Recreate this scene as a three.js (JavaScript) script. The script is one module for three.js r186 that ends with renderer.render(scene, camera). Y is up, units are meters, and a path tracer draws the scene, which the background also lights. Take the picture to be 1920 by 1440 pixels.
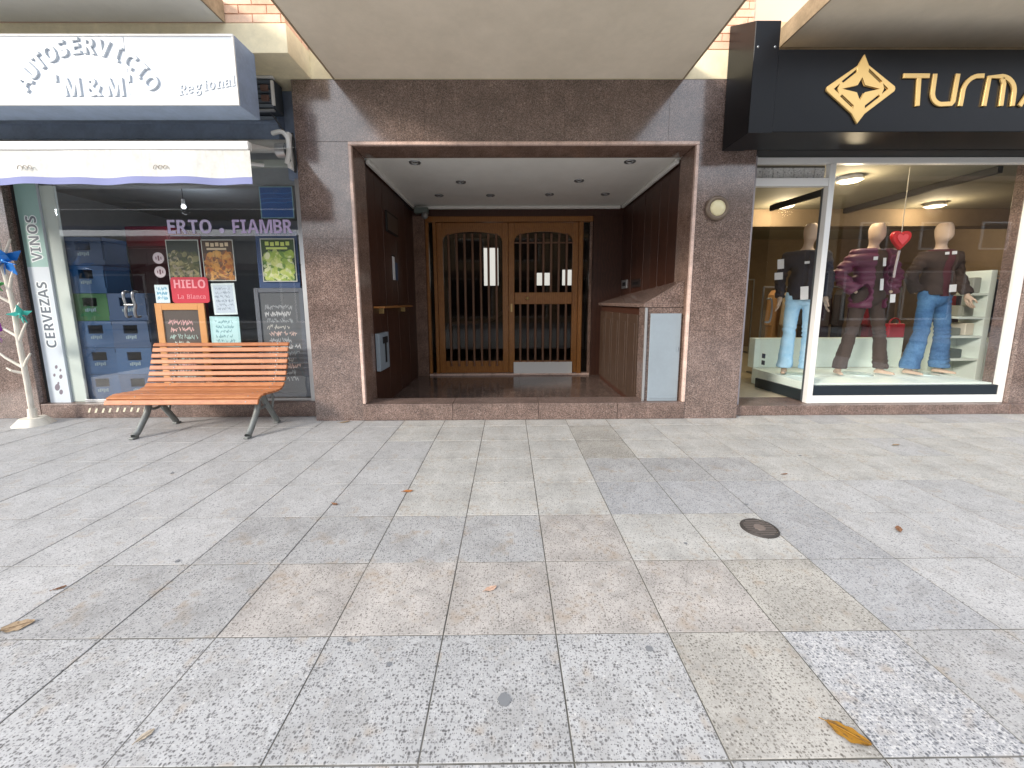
import * as THREE from 'three';
import { RoundedBoxGeometry } from 'three/addons/geometries/RoundedBoxGeometry.js';
import { mergeGeometries, mergeVertices } from 'three/addons/utils/BufferGeometryUtils.js';
import { MarchingCubes } from 'three/addons/objects/MarchingCubes.js';
import { FontLoader } from 'three/addons/loaders/FontLoader.js';
import { TextGeometry } from 'three/addons/geometries/TextGeometry.js';

// ------------------------------------------------------------------ camera, sky, sun, exposure
const scene = new THREE.Scene();
const camera = new THREE.PerspectiveCamera(2 * Math.atan(720 / 750) * 180 / Math.PI, 4 / 3, 0.05, 400);
camera.setViewOffset(1920, 1440, 0, 47, 1920, 1440);
camera.position.set(0, 1.3, 4.3);
camera.rotation.order = 'YXZ';
camera.rotation.set(-8.19 * Math.PI / 180, -0.45 * Math.PI / 180, -0.25 * Math.PI / 180);

const SUN = new THREE.Vector3(-1.0, 0.60, 0.85).normalize();
const SKY_LEVEL = 1.0;
{
  const W = 512, H = 256, d = new Float32Array(W * H * 4), v = new THREE.Vector3();
  for (let j = 0; j < H; j++) for (let i = 0; i < W; i++) {
    const el = ((j + 0.5) / H - 0.5) * Math.PI, az = ((i + 0.5) / W - 0.5) * 2 * Math.PI;
    v.set(Math.cos(el) * Math.cos(az), Math.sin(el), Math.cos(el) * Math.sin(az));
    const up = Math.max(0, v.y), c = Math.max(0, v.dot(SUN));
    const veil = 0.95 + 0.05 * up + 0.45 * Math.pow(c, 5);
    const cl = 0.06 * Math.sin(3 * az + 5 * el) * Math.sin(2 * az - 9 * el);
    const L = SKY_LEVEL * (veil + cl), k = (j * W + i) * 4;
    const blue = 0.5 * (1 - Math.pow(c, 3)) + 0.25 * up;
    d[k] = L * (0.995 - 0.15 * blue); d[k + 1] = L * (1.0 - 0.045 * blue); d[k + 2] = L * (1.01 + 0.12 * blue); d[k + 3] = 1;
    if (v.y < 0) { d[k] = d[k + 1] = d[k + 2] = 0.32 * SKY_LEVEL; }
  }
  const t = new THREE.DataTexture(d, W, H, THREE.RGBAFormat, THREE.FloatType);
  t.mapping = THREE.EquirectangularReflectionMapping; t.magFilter = t.minFilter = THREE.LinearFilter; t.needsUpdate = true;
  scene.background = t; scene.environment = t;
}
const sun = new THREE.DirectionalLight(0xfff4e6, 2.0);
sun.position.copy(SUN).multiplyScalar(30); sun.target.position.set(0, 1, 0);
sun.castShadow = true; sun.shadow.radius = 20; sun.shadow.mapSize.set(2048, 2048);
Object.assign(sun.shadow.camera, { left: -12, right: 12, top: 12, bottom: -12, near: 1, far: 80 });
scene.add(sun, sun.target);
const EXPOSURE = 1.95;

// ------------------------------------------------------------------ helpers
function mulberry(a) { return () => { a = (a + 0x6d2b79f5) | 0; let t = Math.imul(a ^ (a >>> 15), 1 | a); t = (t + Math.imul(t ^ (t >>> 7), 61 | t)) ^ t; return ((t ^ (t >>> 14)) >>> 0) / 4294967296; }; }
const R = mulberry(71);
const rr = (a, b) => a + (b - a) * R();
const used = new Map();
function numbered(n) { const k = used.get(n) || 0; used.set(n, k + 1); return k ? n + '_' + String(k).padStart(3, '0') : n; }
const WP = new Map();                                         // world position of each parent
function thing(name, label, category, [x, y, z] = [0, 0, 0], group, turn = 0) {
  const o = new THREE.Group(); o.name = numbered(name); o.position.set(x, y, z); o.rotation.y = turn;
  o.userData = { label, category }; if (group) o.userData.group = group;
  scene.add(o); WP.set(o, [x, y, z]); return o;
}
function structure(name, geo, mat, [x, y, z] = [0, 0, 0]) {
  const m = new THREE.Mesh(geo, mat); m.name = numbered(name); m.position.set(x, y, z); m.userData = { kind: 'structure' };
  m.castShadow = m.receiveShadow = true; scene.add(m); WP.set(m, [x, y, z]); return m;
}
// a mesh at a world place under an unturned parent
function part(parent, name, geo, mat, p = [0, 0, 0], rot) {
  const m = new THREE.Mesh(geo, mat), w = WP.get(parent) || [0, 0, 0];
  m.name = name; m.position.set(p[0] - w[0], p[1] - w[1], p[2] - w[2]); if (rot) m.rotation.set(...rot);
  m.castShadow = m.receiveShadow = true; parent.add(m); WP.set(m, p); return m;
}
// a mesh in the parent's own frame
function local(parent, name, geo, mat, p = [0, 0, 0], rot) {
  const m = new THREE.Mesh(geo, mat); m.name = name; m.position.set(...p); if (rot) m.rotation.set(...rot);
  m.castShadow = m.receiveShadow = true; parent.add(m); return m;
}
function one(name, label, category, geo, mat, p, group, rot) {   // a thing that is one mesh
  const m = new THREE.Mesh(geo, mat); m.name = numbered(name); m.position.set(...p); if (rot) m.rotation.set(...rot);
  m.userData = { label, category }; if (group) m.userData.group = group;
  m.castShadow = m.receiveShadow = true; scene.add(m); WP.set(m, p); return m;
}
// uv in metres, by the way each face points
function wuv(g, ox = 0, oy = 0) {
  const n = g.index ? g.toNonIndexed() : g, P = n.attributes.position, uv = new Float32Array(P.count * 2);
  const a = new THREE.Vector3(), b = new THREE.Vector3(), c = new THREE.Vector3();
  for (let i = 0; i < P.count; i += 3) {
    a.fromBufferAttribute(P, i); b.fromBufferAttribute(P, i + 1).sub(a); c.fromBufferAttribute(P, i + 2).sub(a); b.cross(c);
    const x = Math.abs(b.x), y = Math.abs(b.y), z = Math.abs(b.z);
    for (let k = 0; k < 3; k++) {
      const X = P.getX(i + k), Y = P.getY(i + k), Z = P.getZ(i + k);
      const [u, v] = z >= x && z >= y ? [X, Y] : x >= y ? [Z, Y] : [X, Z];
      uv[(i + k) * 2] = u + ox; uv[(i + k) * 2 + 1] = v + oy;
    }
  }
  n.setAttribute('uv', new THREE.BufferAttribute(uv, 2)); return n;
}
const bx = (w, h, d, r = 0.003) => wuv(r > 0 ? new RoundedBoxGeometry(w, h, d, 1, Math.min(r, w / 2.1, h / 2.1, d / 2.1)) : new THREE.BoxGeometry(w, h, d), R() * 3, R() * 3);
// box by corners: x0..x1, y0..y1, z0..z1, placed in the world under parent
function slab(parent, name, mat, x0, x1, y0, y1, z0, z1, r = 0.003) {
  return part(parent, name, bx(x1 - x0, y1 - y0, z1 - z0, r), mat, [(x0 + x1) / 2, (y0 + y1) / 2, (z0 + z1) / 2]);
}
const move = (g, x, y, z) => (g.translate(x, y, z), g);
const clean = (g) => { g = g.index ? g.toNonIndexed() : g; for (const k of Object.keys(g.attributes)) if (!['position', 'normal', 'uv'].includes(k)) g.deleteAttribute(k); return g; };
const join = (list) => mergeGeometries(list.map(clean));
function tube(pts, r, seg = 24, rad = 8, closed = false) { return new THREE.TubeGeometry(new THREE.CatmullRomCurve3(pts.map((p) => new THREE.Vector3(...p)), closed), seg, r, rad, closed); }
function rod(a, b, r0, r1 = r0, rad = 10) {
  const A = new THREE.Vector3(...a), B = new THREE.Vector3(...b), d = B.clone().sub(A), g = new THREE.CylinderGeometry(r1, r0, d.length(), rad);
  g.applyQuaternion(new THREE.Quaternion().setFromUnitVectors(new THREE.Vector3(0, 1, 0), d.clone().normalize())); g.translate((A.x + B.x) / 2, (A.y + B.y) / 2, (A.z + B.z) / 2); return g;
}

// ------------------------------------------------------------------ textures
function hash(x, y, s) { let h = Math.imul(x, 374761393) ^ Math.imul(y, 668265263) ^ Math.imul(s, 1442695041); h = Math.imul(h ^ (h >>> 13), 1274126177); return ((h ^ (h >>> 16)) >>> 0) / 4294967296; }
const lattice = new Map(), cells = new Map();
function noise(u, v, n, s) {                                       // tiling value noise, n cells across
  const key = n * 4096 + s; let T_ = lattice.get(key); if (!T_) { T_ = new Float32Array(n * n); for (let j = 0; j < n; j++) for (let i = 0; i < n; i++) T_[j * n + i] = hash(i, j, s); lattice.set(key, T_); }
  const x = u * n, y = v * n, i = Math.floor(x), j = Math.floor(y), f = x - i, g = y - j, a = f * f * (3 - 2 * f), b = g * g * (3 - 2 * g), i0 = ((i % n) + n) % n, j0 = (((j % n) + n) % n) * n, i1 = i0 + 1 === n ? 0 : i0 + 1, j1 = j0 + n === n * n ? 0 : j0 + n;
  const p = T_[j0 + i0], q = T_[j0 + i1], r = T_[j1 + i0], t = T_[j1 + i1]; return p + (q - p) * a + (r - p) * b + (p - q - r + t) * a * b;
}
function chips(u, v, n, s, fill) {                                 // scattered stone chips: distance to jittered cell centres
  const key = n * 4096 + s; let T_ = cells.get(key);
  if (!T_) { T_ = new Float32Array(n * n * 6); for (let j = 0; j < n; j++) for (let i = 0; i < n; i++) { const k = (j * n + i) * 6, sx = 0.78 + 0.5 * hash(i, j, s + 3); T_[k] = hash(i, j, s + 5) > fill ? 0 : sx; T_[k + 1] = 0.2 + 0.6 * hash(i, j, s); T_[k + 2] = 0.2 + 0.6 * hash(i, j, s + 1); T_[k + 3] = 1.6 - sx * 0.6; T_[k + 4] = 1 / (0.35 + 0.75 * hash(i, j, s + 2)); T_[k + 5] = hash(i, j, s + 7); } cells.set(key, T_); }
  const x = u * n, y = v * n, i = Math.floor(x), j = Math.floor(y); let best = 9, id = 0;
  for (let b = -1; b < 2; b++) for (let a = -1; a < 2; a++) {
    const ci = (i + a + n) % n, cj = (j + b + n) % n, k = (cj * n + ci) * 6; if (!T_[k]) continue;
    const dx = (i + a + T_[k + 1] - x) * T_[k], dy = (j + b + T_[k + 2] - y) * T_[k + 3], d = Math.sqrt(dx * dx + dy * dy) * T_[k + 4];
    if (d < best) { best = d; id = T_[k + 5]; }
  }
  return [best, id];
}
function texture(N, fn, srgb = true, size = 1, M = N) {
  const d = new Uint8Array(N * M * 4);
  for (let j = 0; j < M; j++) for (let i = 0; i < N; i++) {
    const c = fn((i + 0.5) / N, (j + 0.5) / M), k = (j * N + i) * 4;
    for (let q = 0; q < 3; q++) d[k + q] = Math.max(0, Math.min(255, c[q]));
    d[k + 3] = 255;
  }
  const t = new THREE.DataTexture(d, N, M); t.wrapS = t.wrapT = THREE.RepeatWrapping; t.magFilter = THREE.LinearFilter; t.minFilter = THREE.LinearMipmapLinearFilter;
  t.generateMipmaps = true; if (srgb) t.colorSpace = THREE.SRGBColorSpace; t.repeat.set(1 / size, 1 / size); t.needsUpdate = true; return t;
}
const mixc = (a, b, t) => [a[0] + (b[0] - a[0]) * t, a[1] + (b[1] - a[1]) * t, a[2] + (b[2] - a[2]) * t];
function canvasTex(w, h, draw) {
  const c = document.createElement('canvas'); c.width = w; c.height = h; const g = c.getContext('2d'); draw(g, w, h);
  const t = new THREE.CanvasTexture(c); t.colorSpace = THREE.SRGBColorSpace; t.anisotropy = 8; return t;
}
const std = (color, roughness = 0.6, metalness = 0, extra = {}) => new THREE.MeshStandardMaterial({ color, roughness, metalness, ...extra });
const lin = (r, g, b) => new THREE.Color().setRGB(r, g, b);

// polished brown granite
function graniteTex(dark, mid, pink, pale, seed, size = 0.9, N = 512) {
  return texture(N, (u, v) => {
    const a = noise(u, v, 150, seed), b = noise(u, v, 260, seed + 1), c = noise(u, v, 80, seed + 2), big = noise(u, v, 7, seed + 3) * 0.6 + noise(u, v, 17, seed + 4) * 0.4;
    let col = mixc(mid, pink, Math.max(0, Math.min(1, (a - 0.35) * 2.4)));
    if (b + 0.4 * c > 0.92) col = mixc(col, pale, Math.min(1, (b + 0.4 * c - 0.92) * 6));
    const [d, id] = chips(u, v, 116, seed + 9, 0.62);
    if (d < 0.62) col = mixc(dark, mid, id * 0.35 + Math.max(0, d - 0.45) * 2);
    const k = 0.86 + 0.26 * big + 0.10 * (noise(u, v, 400, seed + 5) - 0.5);
    return [col[0] * k, col[1] * k, col[2] * k];
  }, true, size);
}
const granT = graniteTex([78, 66, 61], [115, 97, 90], [138, 117, 109], [160, 145, 139], 11, 0.9, 1024);
const smudge = texture(256, (u, v) => { const n = noise(u, v, 6, 91) * 0.5 + noise(u, v, 19, 92) * 0.3 + noise(u, v, 60, 93) * 0.2, r = 255 * (0.55 + 0.45 * n); return [r, r, r]; }, false, 1.7);
const MAT = {};
MAT.granite = new THREE.MeshPhysicalMaterial({ map: granT, roughness: 0.2, roughnessMap: smudge, ior: 1.85 });
MAT.graniteIn = new THREE.MeshPhysicalMaterial({ map: granT, roughness: 0.24, roughnessMap: smudge, ior: 1.5 });
MAT.graniteStep = new THREE.MeshPhysicalMaterial({ map: granT, roughness: 0.5, roughnessMap: smudge });
MAT.graniteTrim = new THREE.MeshPhysicalMaterial({ map: graniteTex([196, 166, 152], [222, 194, 181], [232, 206, 194], [240, 222, 212], 31, 0.5), roughness: 0.22 });
MAT.graniteReveal = new THREE.MeshPhysicalMaterial({ map: graniteTex([96, 76, 67], [128, 104, 92], [146, 120, 107], [166, 143, 131], 47, 0.7), roughness: 0.2, roughnessMap: smudge });
const floorT = graniteTex([62, 52, 48], [104, 88, 82], [124, 106, 98], [150, 136, 128], 63, 0.8);
MAT.porchFloor = new THREE.MeshPhysicalMaterial({ map: floorT, roughness: 0.2, roughnessMap: smudge });
// woods
function woodTex(a, b, c, seed, rings = 14) {
  return texture(512, (u, v) => {
    const w = noise(u, v, 3, seed) * 0.14, g = noise((u + w) % 1, v, rings, seed + 1), s = noise(u, (v * 0.08) % 1, 200, seed + 2), f = noise(u, (v * 0.1) % 1, 420, seed + 3);
    const l = 0.5 + 0.5 * Math.sin((u + w) * 6.283 * rings + 4 * noise(u, v, 5, seed + 4));
    let col = mixc(a, b, 0.45 * l + 0.35 * g + 0.2 * s); col = mixc(col, c, Math.max(0, s * 0.6 + f * 0.5 - 0.62) * 1.4); return col;
  }, true, 0.5);
}
const doorWoodT = woodTex([166, 112, 56], [140, 90, 42], [96, 60, 28], 101);
MAT.doorWood = new THREE.MeshPhysicalMaterial({ map: doorWoodT, roughness: 0.36, clearcoat: 0.25, clearcoatRoughness: 0.25 });
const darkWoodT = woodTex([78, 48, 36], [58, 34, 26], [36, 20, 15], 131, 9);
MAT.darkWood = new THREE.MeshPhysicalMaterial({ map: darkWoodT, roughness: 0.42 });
const cabinetWoodT = woodTex([78, 60, 48], [60, 45, 36], [40, 29, 23], 151, 10);
MAT.cabinetWood = std(0xffffff, 0.5, 0, { map: cabinetWoodT });
// paints, metals
const grime = (base, amt, seed, size) => texture(512, (u, v) => {
  const n = noise(u, v, 4, seed) * 0.4 + noise(u, v, 13, seed + 1) * 0.3 + noise(u, v, 47, seed + 2) * 0.2 + noise(u, v, 170, seed + 3) * 0.1, k = 1 - amt * (n - 0.35);
  return [base[0] * k, base[1] * k, base[2] * k * (1 - 0.1 * amt * n)];
}, true, size);
MAT.soffit = std(0xffffff, 0.9, 0, { map: grime([242, 230, 210], 0.10, 201, 2.2) });
MAT.soffitLeft = std(0xffffff, 0.9, 0, { map: grime([236, 231, 218], 0.08, 205, 2.2) });
MAT.cream = std(0xffffff, 0.85, 0, { map: grime([243, 230, 196], 0.14, 211, 0.8) });
MAT.tan = std(0xffffff, 0.9, 0, { map: grime([205, 182, 148], 0.2, 215, 0.9) });
MAT.edge = std(0xffffff, 0.85, 0, { map: grime([168, 148, 122], 0.4, 219, 0.5) });
MAT.plaster = std(0xffffff, 0.85, 0, { map: grime([240, 240, 235], 0.06, 221, 1.6) });
MAT.mortar = std(0xe2c6b2, 0.95);
MAT.bricks = [[243, 203, 176], [240, 197, 169], [245, 208, 183], [237, 192, 164]].map((c, i) => std(0xffffff, 0.85, 0, { map: grime(c, 0.25, 231 + i * 5, 0.35) }));
MAT.slate = std(0xffffff, 0.5, 0, { map: grime([146, 162, 190], 0.25, 261, 1.1) });
MAT.signWhite = new THREE.MeshPhysicalMaterial({ map: grime([204, 212, 222], 0.05, 265, 1.5), roughness: 0.4 });
MAT.letterWhite = std(0xcfd6dd, 0.45);
MAT.darkVoid = std(0x1b1c1e, 0.9);
MAT.alu = std(0xb9bbbd, 0.38, 0.7);
MAT.aluWhite = std(0xe4e4e2, 0.4);
MAT.greyPaint = std(0xffffff, 0.45, 0, { map: grime([140, 152, 162], 0.08, 271, 1.0) });
MAT.steel = std(0x9a9c9e, 0.3, 0.9);
MAT.black = new THREE.MeshPhysicalMaterial({ map: grime([15, 17, 22], 0.25, 281, 1.2), roughness: 0.3, ior: 1.3 });
MAT.blackMatte = std(0x17181a, 0.6);
MAT.gold = std(lin(0.72, 0.49, 0.19), 0.34, 0.55);
MAT.glass = new THREE.MeshPhysicalMaterial({ color: 0xffffff, transmission: 1, thickness: 0, roughness: 0.02, ior: 1.5 });
MAT.doorGlass = new THREE.MeshPhysicalMaterial({ color: 0xd4d0c8, transmission: 1, thickness: 0, roughness: 0.03, ior: 1.35 });
MAT.rubber = std(0x26282a, 0.8);
MAT.brass = std(lin(0.62, 0.45, 0.2), 0.35, 0.8);

// ------------------------------------------------------------------ ground and pavement
MAT.ground = std(0xffffff, 0.9, 0, { map: grime([150, 150, 150], 0.15, 301, 3) });
structure('ground', wuv(new THREE.BoxGeometry(160, 0.2, 120)), MAT.ground, [0, -0.14, 0]);
const T = 0.445, X0 = 0.18, Z0 = 3.337;
function tileTex(base, chipsList, seed, grain, blotch = 0.08) {
  return texture(512, (u, v) => {
    let c = base; const n = noise(u, v, 60, seed) * 0.5 + noise(u, v, 130, seed + 1) * 0.5;
    c = c.map((q) => q * (1 + grain * (n - 0.5) + blotch * (noise(u, v, 3, seed + 2) + 0.6 * noise(u, v, 9, seed + 3) - 0.8)));
    for (const [num, fill, rad, col, col2] of chipsList) { const [d, id] = chips(u, v, num, seed + num, fill); if (d < rad) c = mixc(c, mixc(col, col2 || col, id), Math.min(1, (rad - d) * 5)); }
    const st = noise(u, v, 5, seed + 20) * 0.6 + noise(u, v, 21, seed + 21) * 0.4;
    if (st > 0.64) c = mixc(c, [172, 152, 130], (st - 0.64) * 1.3);
    const dirt = noise(u, v, 4, seed + 31) * 0.5 + noise(u, v, 11, seed + 32) * 0.3 + noise(u, v, 37, seed + 33) * 0.2; if (dirt > 0.58) c = mixc(c, [146, 145, 143], Math.min(0.22, (dirt - 0.58) * 1.5));
    return c;
  }, true, 1);
}
const dk = [104, 104, 106], gy = [146, 147, 151], wt = [226, 227, 228];
const kinds = {
  L: tileTex([202, 203, 205], [[52, 0.55, 0.5, [176, 177, 180], [218, 219, 220]], [42, 0.42, 0.42, [116, 117, 121], [158, 159, 162]], [80, 0.42, 0.4, [140, 141, 145], [176, 177, 179]]], 311, 0.10),
  K: tileTex([207, 207, 205], [[52, 0.5, 0.5, [182, 182, 180], [222, 222, 219]], [42, 0.38, 0.42, [124, 124, 124], [162, 162, 161]], [80, 0.4, 0.4, [150, 150, 149], [180, 180, 178]]], 321, 0.10),
  W: tileTex([199, 201, 204], [[46, 0.5, 0.5, gy, wt], [38, 0.45, 0.44, dk, [140, 141, 144]], [70, 0.42, 0.4, dk, gy]], 331, 0.08),
  V: tileTex([197, 199, 204], [[42, 0.65, 0.55, wt, [228, 229, 232]], [36, 0.6, 0.46, [104, 108, 116], [150, 154, 161]], [66, 0.5, 0.42, [114, 118, 125], gy]], 341, 0.08),
  G: tileTex([190, 191, 193], [[48, 0.55, 0.5, [164, 165, 167], [208, 209, 210]], [42, 0.48, 0.43, [104, 105, 108], [144, 145, 148]], [76, 0.42, 0.4, [128, 129, 132], [160, 161, 163]]], 351, 0.10, 0.12),
  P: tileTex([197, 193, 190], [[48, 0.55, 0.5, [172, 167, 164], [214, 210, 207]], [42, 0.45, 0.43, [116, 111, 109], [150, 146, 143]], [76, 0.42, 0.4, [140, 135, 131], [170, 165, 161]]], 361, 0.10, 0.14),
  T: tileTex([191, 189, 184], [[46, 0.55, 0.5, [164, 161, 156], [208, 206, 201]], [40, 0.48, 0.44, [106, 102, 97], [144, 141, 135]], [74, 0.42, 0.4, [130, 126, 120], [162, 158, 152]]], 371, 0.10, 0.16),
  B: tileTex([190, 192, 196], [[48, 0.55, 0.5, [164, 166, 171], [210, 212, 216]], [42, 0.46, 0.43, [106, 108, 114], [148, 150, 155]], [76, 0.42, 0.4, [130, 132, 137], [164, 166, 170]]], 381, 0.10, 0.1),
};
const tileMat = {};
for (const k in kinds) tileMat[k] = [1, 0.965, 1.03].map((t) => std(lin(t * 0.715, t * 0.71, t * 0.70), 0.62, 0, { map: kinds[k] }));
function tileGeo(w, d, h, c, turn) {                                    // slab with chamfered top edges, origin at the top centre
  const a = w / 2, b = d / 2, A = a - c, B = b - c, P = [], U = [];
  const top = [[-A, 0, B], [A, 0, B], [A, 0, -B], [-A, 0, -B]], rim = [[-a, -c, b], [a, -c, b], [a, -c, -b], [-a, -c, -b]], low = rim.map((p) => [p[0], -h, p[2]]);
  const uvOf = ([x, , z]) => { let u = x / w + 0.5, v = z / d + 0.5; if (turn & 1) [u, v] = [v, 1 - u]; if (turn & 2) u = 1 - u; return [u, v]; };
  const quad = (p, q, r, s) => { for (const k of [p, q, r, p, r, s]) { P.push(...k); U.push(...uvOf(k)); } };
  quad(...top); for (let i = 0; i < 4; i++) { const j = (i + 1) % 4; quad(rim[i], rim[j], top[j], top[i]); quad(low[i], low[j], rim[j], rim[i]); }
  const g = new THREE.BufferGeometry(); g.setAttribute('position', new THREE.Float32BufferAttribute(P, 3)); g.setAttribute('uv', new THREE.Float32BufferAttribute(U, 2)); g.computeVertexNormals(); return g;
}
const pavement = structure('pavement', wuv(new THREE.BoxGeometry(26, 0.03, 12)), std(0xffffff, 0.95, 0, { map: grime([104, 102, 99], 0.7, 305, 0.9) }), [0, -0.0178, 5.6]);
const tileGs = [0, 1, 2, 3].map((t) => tileGeo(T - 0.0055, T - 0.0055, 0.012, 0.001, t));
// what each slab looks like, row by row from z = 3.78 (nearest) to the facade; columns -7 .. 6 here, lighter stone beyond
const rows = {
  '-1': 'WWWWWWWWWWWWWW', 0: 'WWWWWWWWTVGGLL', 1: 'LLGGPPPPPTBLLL', 2: 'LLLGGGGPKKBLLL', 3: 'LLLLLKKKBBBLLL', 4: 'LLLLLKKKGGGKKK', 5: 'LLLLLKKKTKKKKK', 6: 'LLLLKKKKTKKKKK', 7: 'LLLLKKKKKKKKKK',
};
const farTiles = {};
let tiles = 0;
for (let r = -1; r <= 7; r++) for (let c = -17; c <= 16; c++) {
  const x = X0 + (c + 0.5) * T, z = Z0 - (r + 0.5) * T, s = rows[r], k = c >= -7 && c <= 6 ? s[c + 7] : c < 0 ? 'L' : R() < 0.7 ? 'K' : 'L';
  const m = tileMat[k][Math.floor(R() * 3)], g = tileGs[Math.floor(R() * 4)], y = rr(-0.0012, 0.0008);
  const seen = Math.abs(x) < 0.6 + (4.3 - z + 0.55) * 1.36;
  if (seen && tiles < 290) { tiles++; part(pavement, 'paving_tile', g, m, [x, y, z], [rr(-0.002, 0.002), 0, rr(-0.002, 0.002)]); }
  else (farTiles[k] ||= []).push(move(g.clone(), x, y, z));
}
for (let r = -14; r <= -2; r++) for (let c = -17; c <= 16; c++) (farTiles[R() < 0.5 ? 'L' : 'W'] ||= []).push(move(tileGs[Math.floor(R() * 4)].clone(), X0 + (c + 0.5) * T, rr(-0.001, 0), Z0 - (r + 0.5) * T));
for (const k in farTiles) { const m = part(pavement, 'paving_tiles', join(farTiles[k]), tileMat[k][0]); m.userData.kind = 'stuff'; }

// ------------------------------------------------------------------ the apartment building: granite front, porch, balconies
const B = thing('apartment_building', 'apartment building front in polished brown granite with a recessed porch under a balcony', 'building', [0, 0, 0]);
const PL = -1.572, PR = 1.908, PT = 2.86, LT = 3.468;         // porch left, right, top; granite top
// pillars and lintel as slabs of stone with fine joints
function stones(x0, x1, ys, z0 = -0.3, z1 = 0) { for (let i = 0; i < ys.length - 1; i++) slab(B, 'granite_panel', MAT.granite, x0, x1, ys[i] + (i ? 0.0006 : 0), ys[i + 1] - 0.0006, z0, z1, 0.001); }
stones(-2.13, PL - 0.034, [0, 0.98, 1.95, PT + 0.034]);
stones(PR + 0.034, 2.53, [0, 0.98, 1.95, PT + 0.034]);
for (const [a, b] of [[-2.13, -0.83], [-0.83, 0.57], [0.57, 1.62], [1.62, 2.53]]) slab(B, 'granite_panel', MAT.granite, a + 0.0006, b - 0.0006, PT + 0.036, LT, -0.3, 0, 0.001);
// pale stone edge round the opening, proud by a centimetre
const edge = (x0, x1, y0, y1) => slab(B, 'opening_edge', MAT.graniteTrim, x0, x1, y0, y1, -0.03, 0.012, 0.008);
edge(PL - 0.034, PL, 0.19, PT); edge(PR, PR + 0.034, 0.19, PT); edge(PL - 0.034, PR + 0.034, PT, PT + 0.034);
// reveals
slab(B, 'jamb_panel', MAT.graniteReveal, PL - 0.1, PL, 0, PT, -0.37, -0.032);
slab(B, 'jamb_panel', MAT.graniteReveal, PR, PR + 0.1, 0, PT, -0.37, -0.032);
slab(B, 'lintel_soffit', MAT.graniteReveal, PL, PR, PT, PT + 0.1, -0.37, -0.032);
// threshold, riser blocks and porch floor
for (const [a, b] of [[PL - 0.034, -0.62], [-0.62, 0.33], [0.33, 1.2], [1.2, PR + 0.034]]) slab(B, 'step_block', MAT.graniteStep, a + 0.001, b - 0.001, 0, 0.186, -0.28, 0.01, 0.008);
for (let i = 0; i < 6; i++) for (let j = 0; j < 4; j++) { const w = (PR - PL) / 6, d = 2.34 / 4; slab(B, 'floor_slab', MAT.porchFloor, PL + i * w + 0.001, PL + (i + 1) * w - 0.001, -0.02, 0.02, -0.28 - (j + 1) * d + 0.001, -0.28 - j * d - 0.001, 0.0015); }
// porch shell
slab(B, 'porch_backing', MAT.darkWood, PL - 0.25, PL - 0.022, 0, PT + 0.1, -2.62, -0.37, 0);
for (let i = 0; i < 8; i++) { const d = 2.25 / 8, z = -0.37 - i * d; slab(B, 'wall_board_or_shade', MAT.darkWood, PL - 0.022, PL - (i % 2 ? 0.002 : 0), 0.02, PT - 0.08, z - d + 0.002, z - 0.002, 0.006); }
slab(B, 'porch_backing', MAT.darkWood, PR + 0.022, PR + 0.15, 0, PT + 0.1, -2.62, -0.37, 0);  // right wall: dark wood colour stands in for shade on the stone
for (let i = 0; i < 8; i++) { const d = 2.25 / 8, z = -0.37 - i * d; slab(B, 'wall_board_or_shade', MAT.darkWood, PR + (i % 2 ? 0.002 : 0), PR + 0.022, 0.02, PT - 0.08, z - d + 0.002, z - 0.002, 0.006); }  // right boards added so the shaded wall reads dark
const ceil = slab(B, 'porch_ceiling', MAT.plaster, PL - 0.1, PR + 0.1, PT + 0.002, PT + 0.12, -2.62, -0.372, 0);
for (const [x0, x1, z0, z1] of [[PL, PL + 0.05, -2.55, -0.38], [PR - 0.05, PR, -2.55, -0.38], [PL + 0.051, PR - 0.051, -2.6, -2.545]]) { slab(ceil, 'crown_moulding', MAT.plaster, x0, x1, PT - 0.055, PT, z0, z1, 0.018); }
// recessed spots (off)
for (const [x, z] of [[-1.05, -0.5], [1.38, -0.48], [-0.62, -1.25], [0.93, -1.2], [-1.02, -1.92], [-0.26, -1.92], [0.61, -1.88], [1.43, -1.86]]) {
  const s = part(ceil, 'downlight', new THREE.TorusGeometry(0.055, 0.012, 8, 20), MAT.steel, [x, PT - 0.002, z], [Math.PI / 2, 0, 0]);
  local(s, 'downlight_lens', new THREE.SphereGeometry(0.05, 14, 6, 0, 6.3, 0, 1.2).scale(1, 0.45, 1).rotateX(Math.PI / 2), std(0x6d6b66, 0.25, 0.5), [0, 0, -0.02]);
}
// wall above the doors and side piers; right pier in dark wood for its shade
slab(B, 'door_header', MAT.darkWood, PL - 0.1, PR + 0.1, 2.70, PT + 0.1, -2.85, -2.6, 0.004);
slab(B, 'door_pier', MAT.graniteReveal, PL - 0.1, -1.385, 0, 2.70, -2.85, -2.56, 0.004);
slab(B, 'door_pier', MAT.darkWood, 1.42, PR + 0.1, 0, 2.70, -2.85, -2.58, 0.004);

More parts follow.
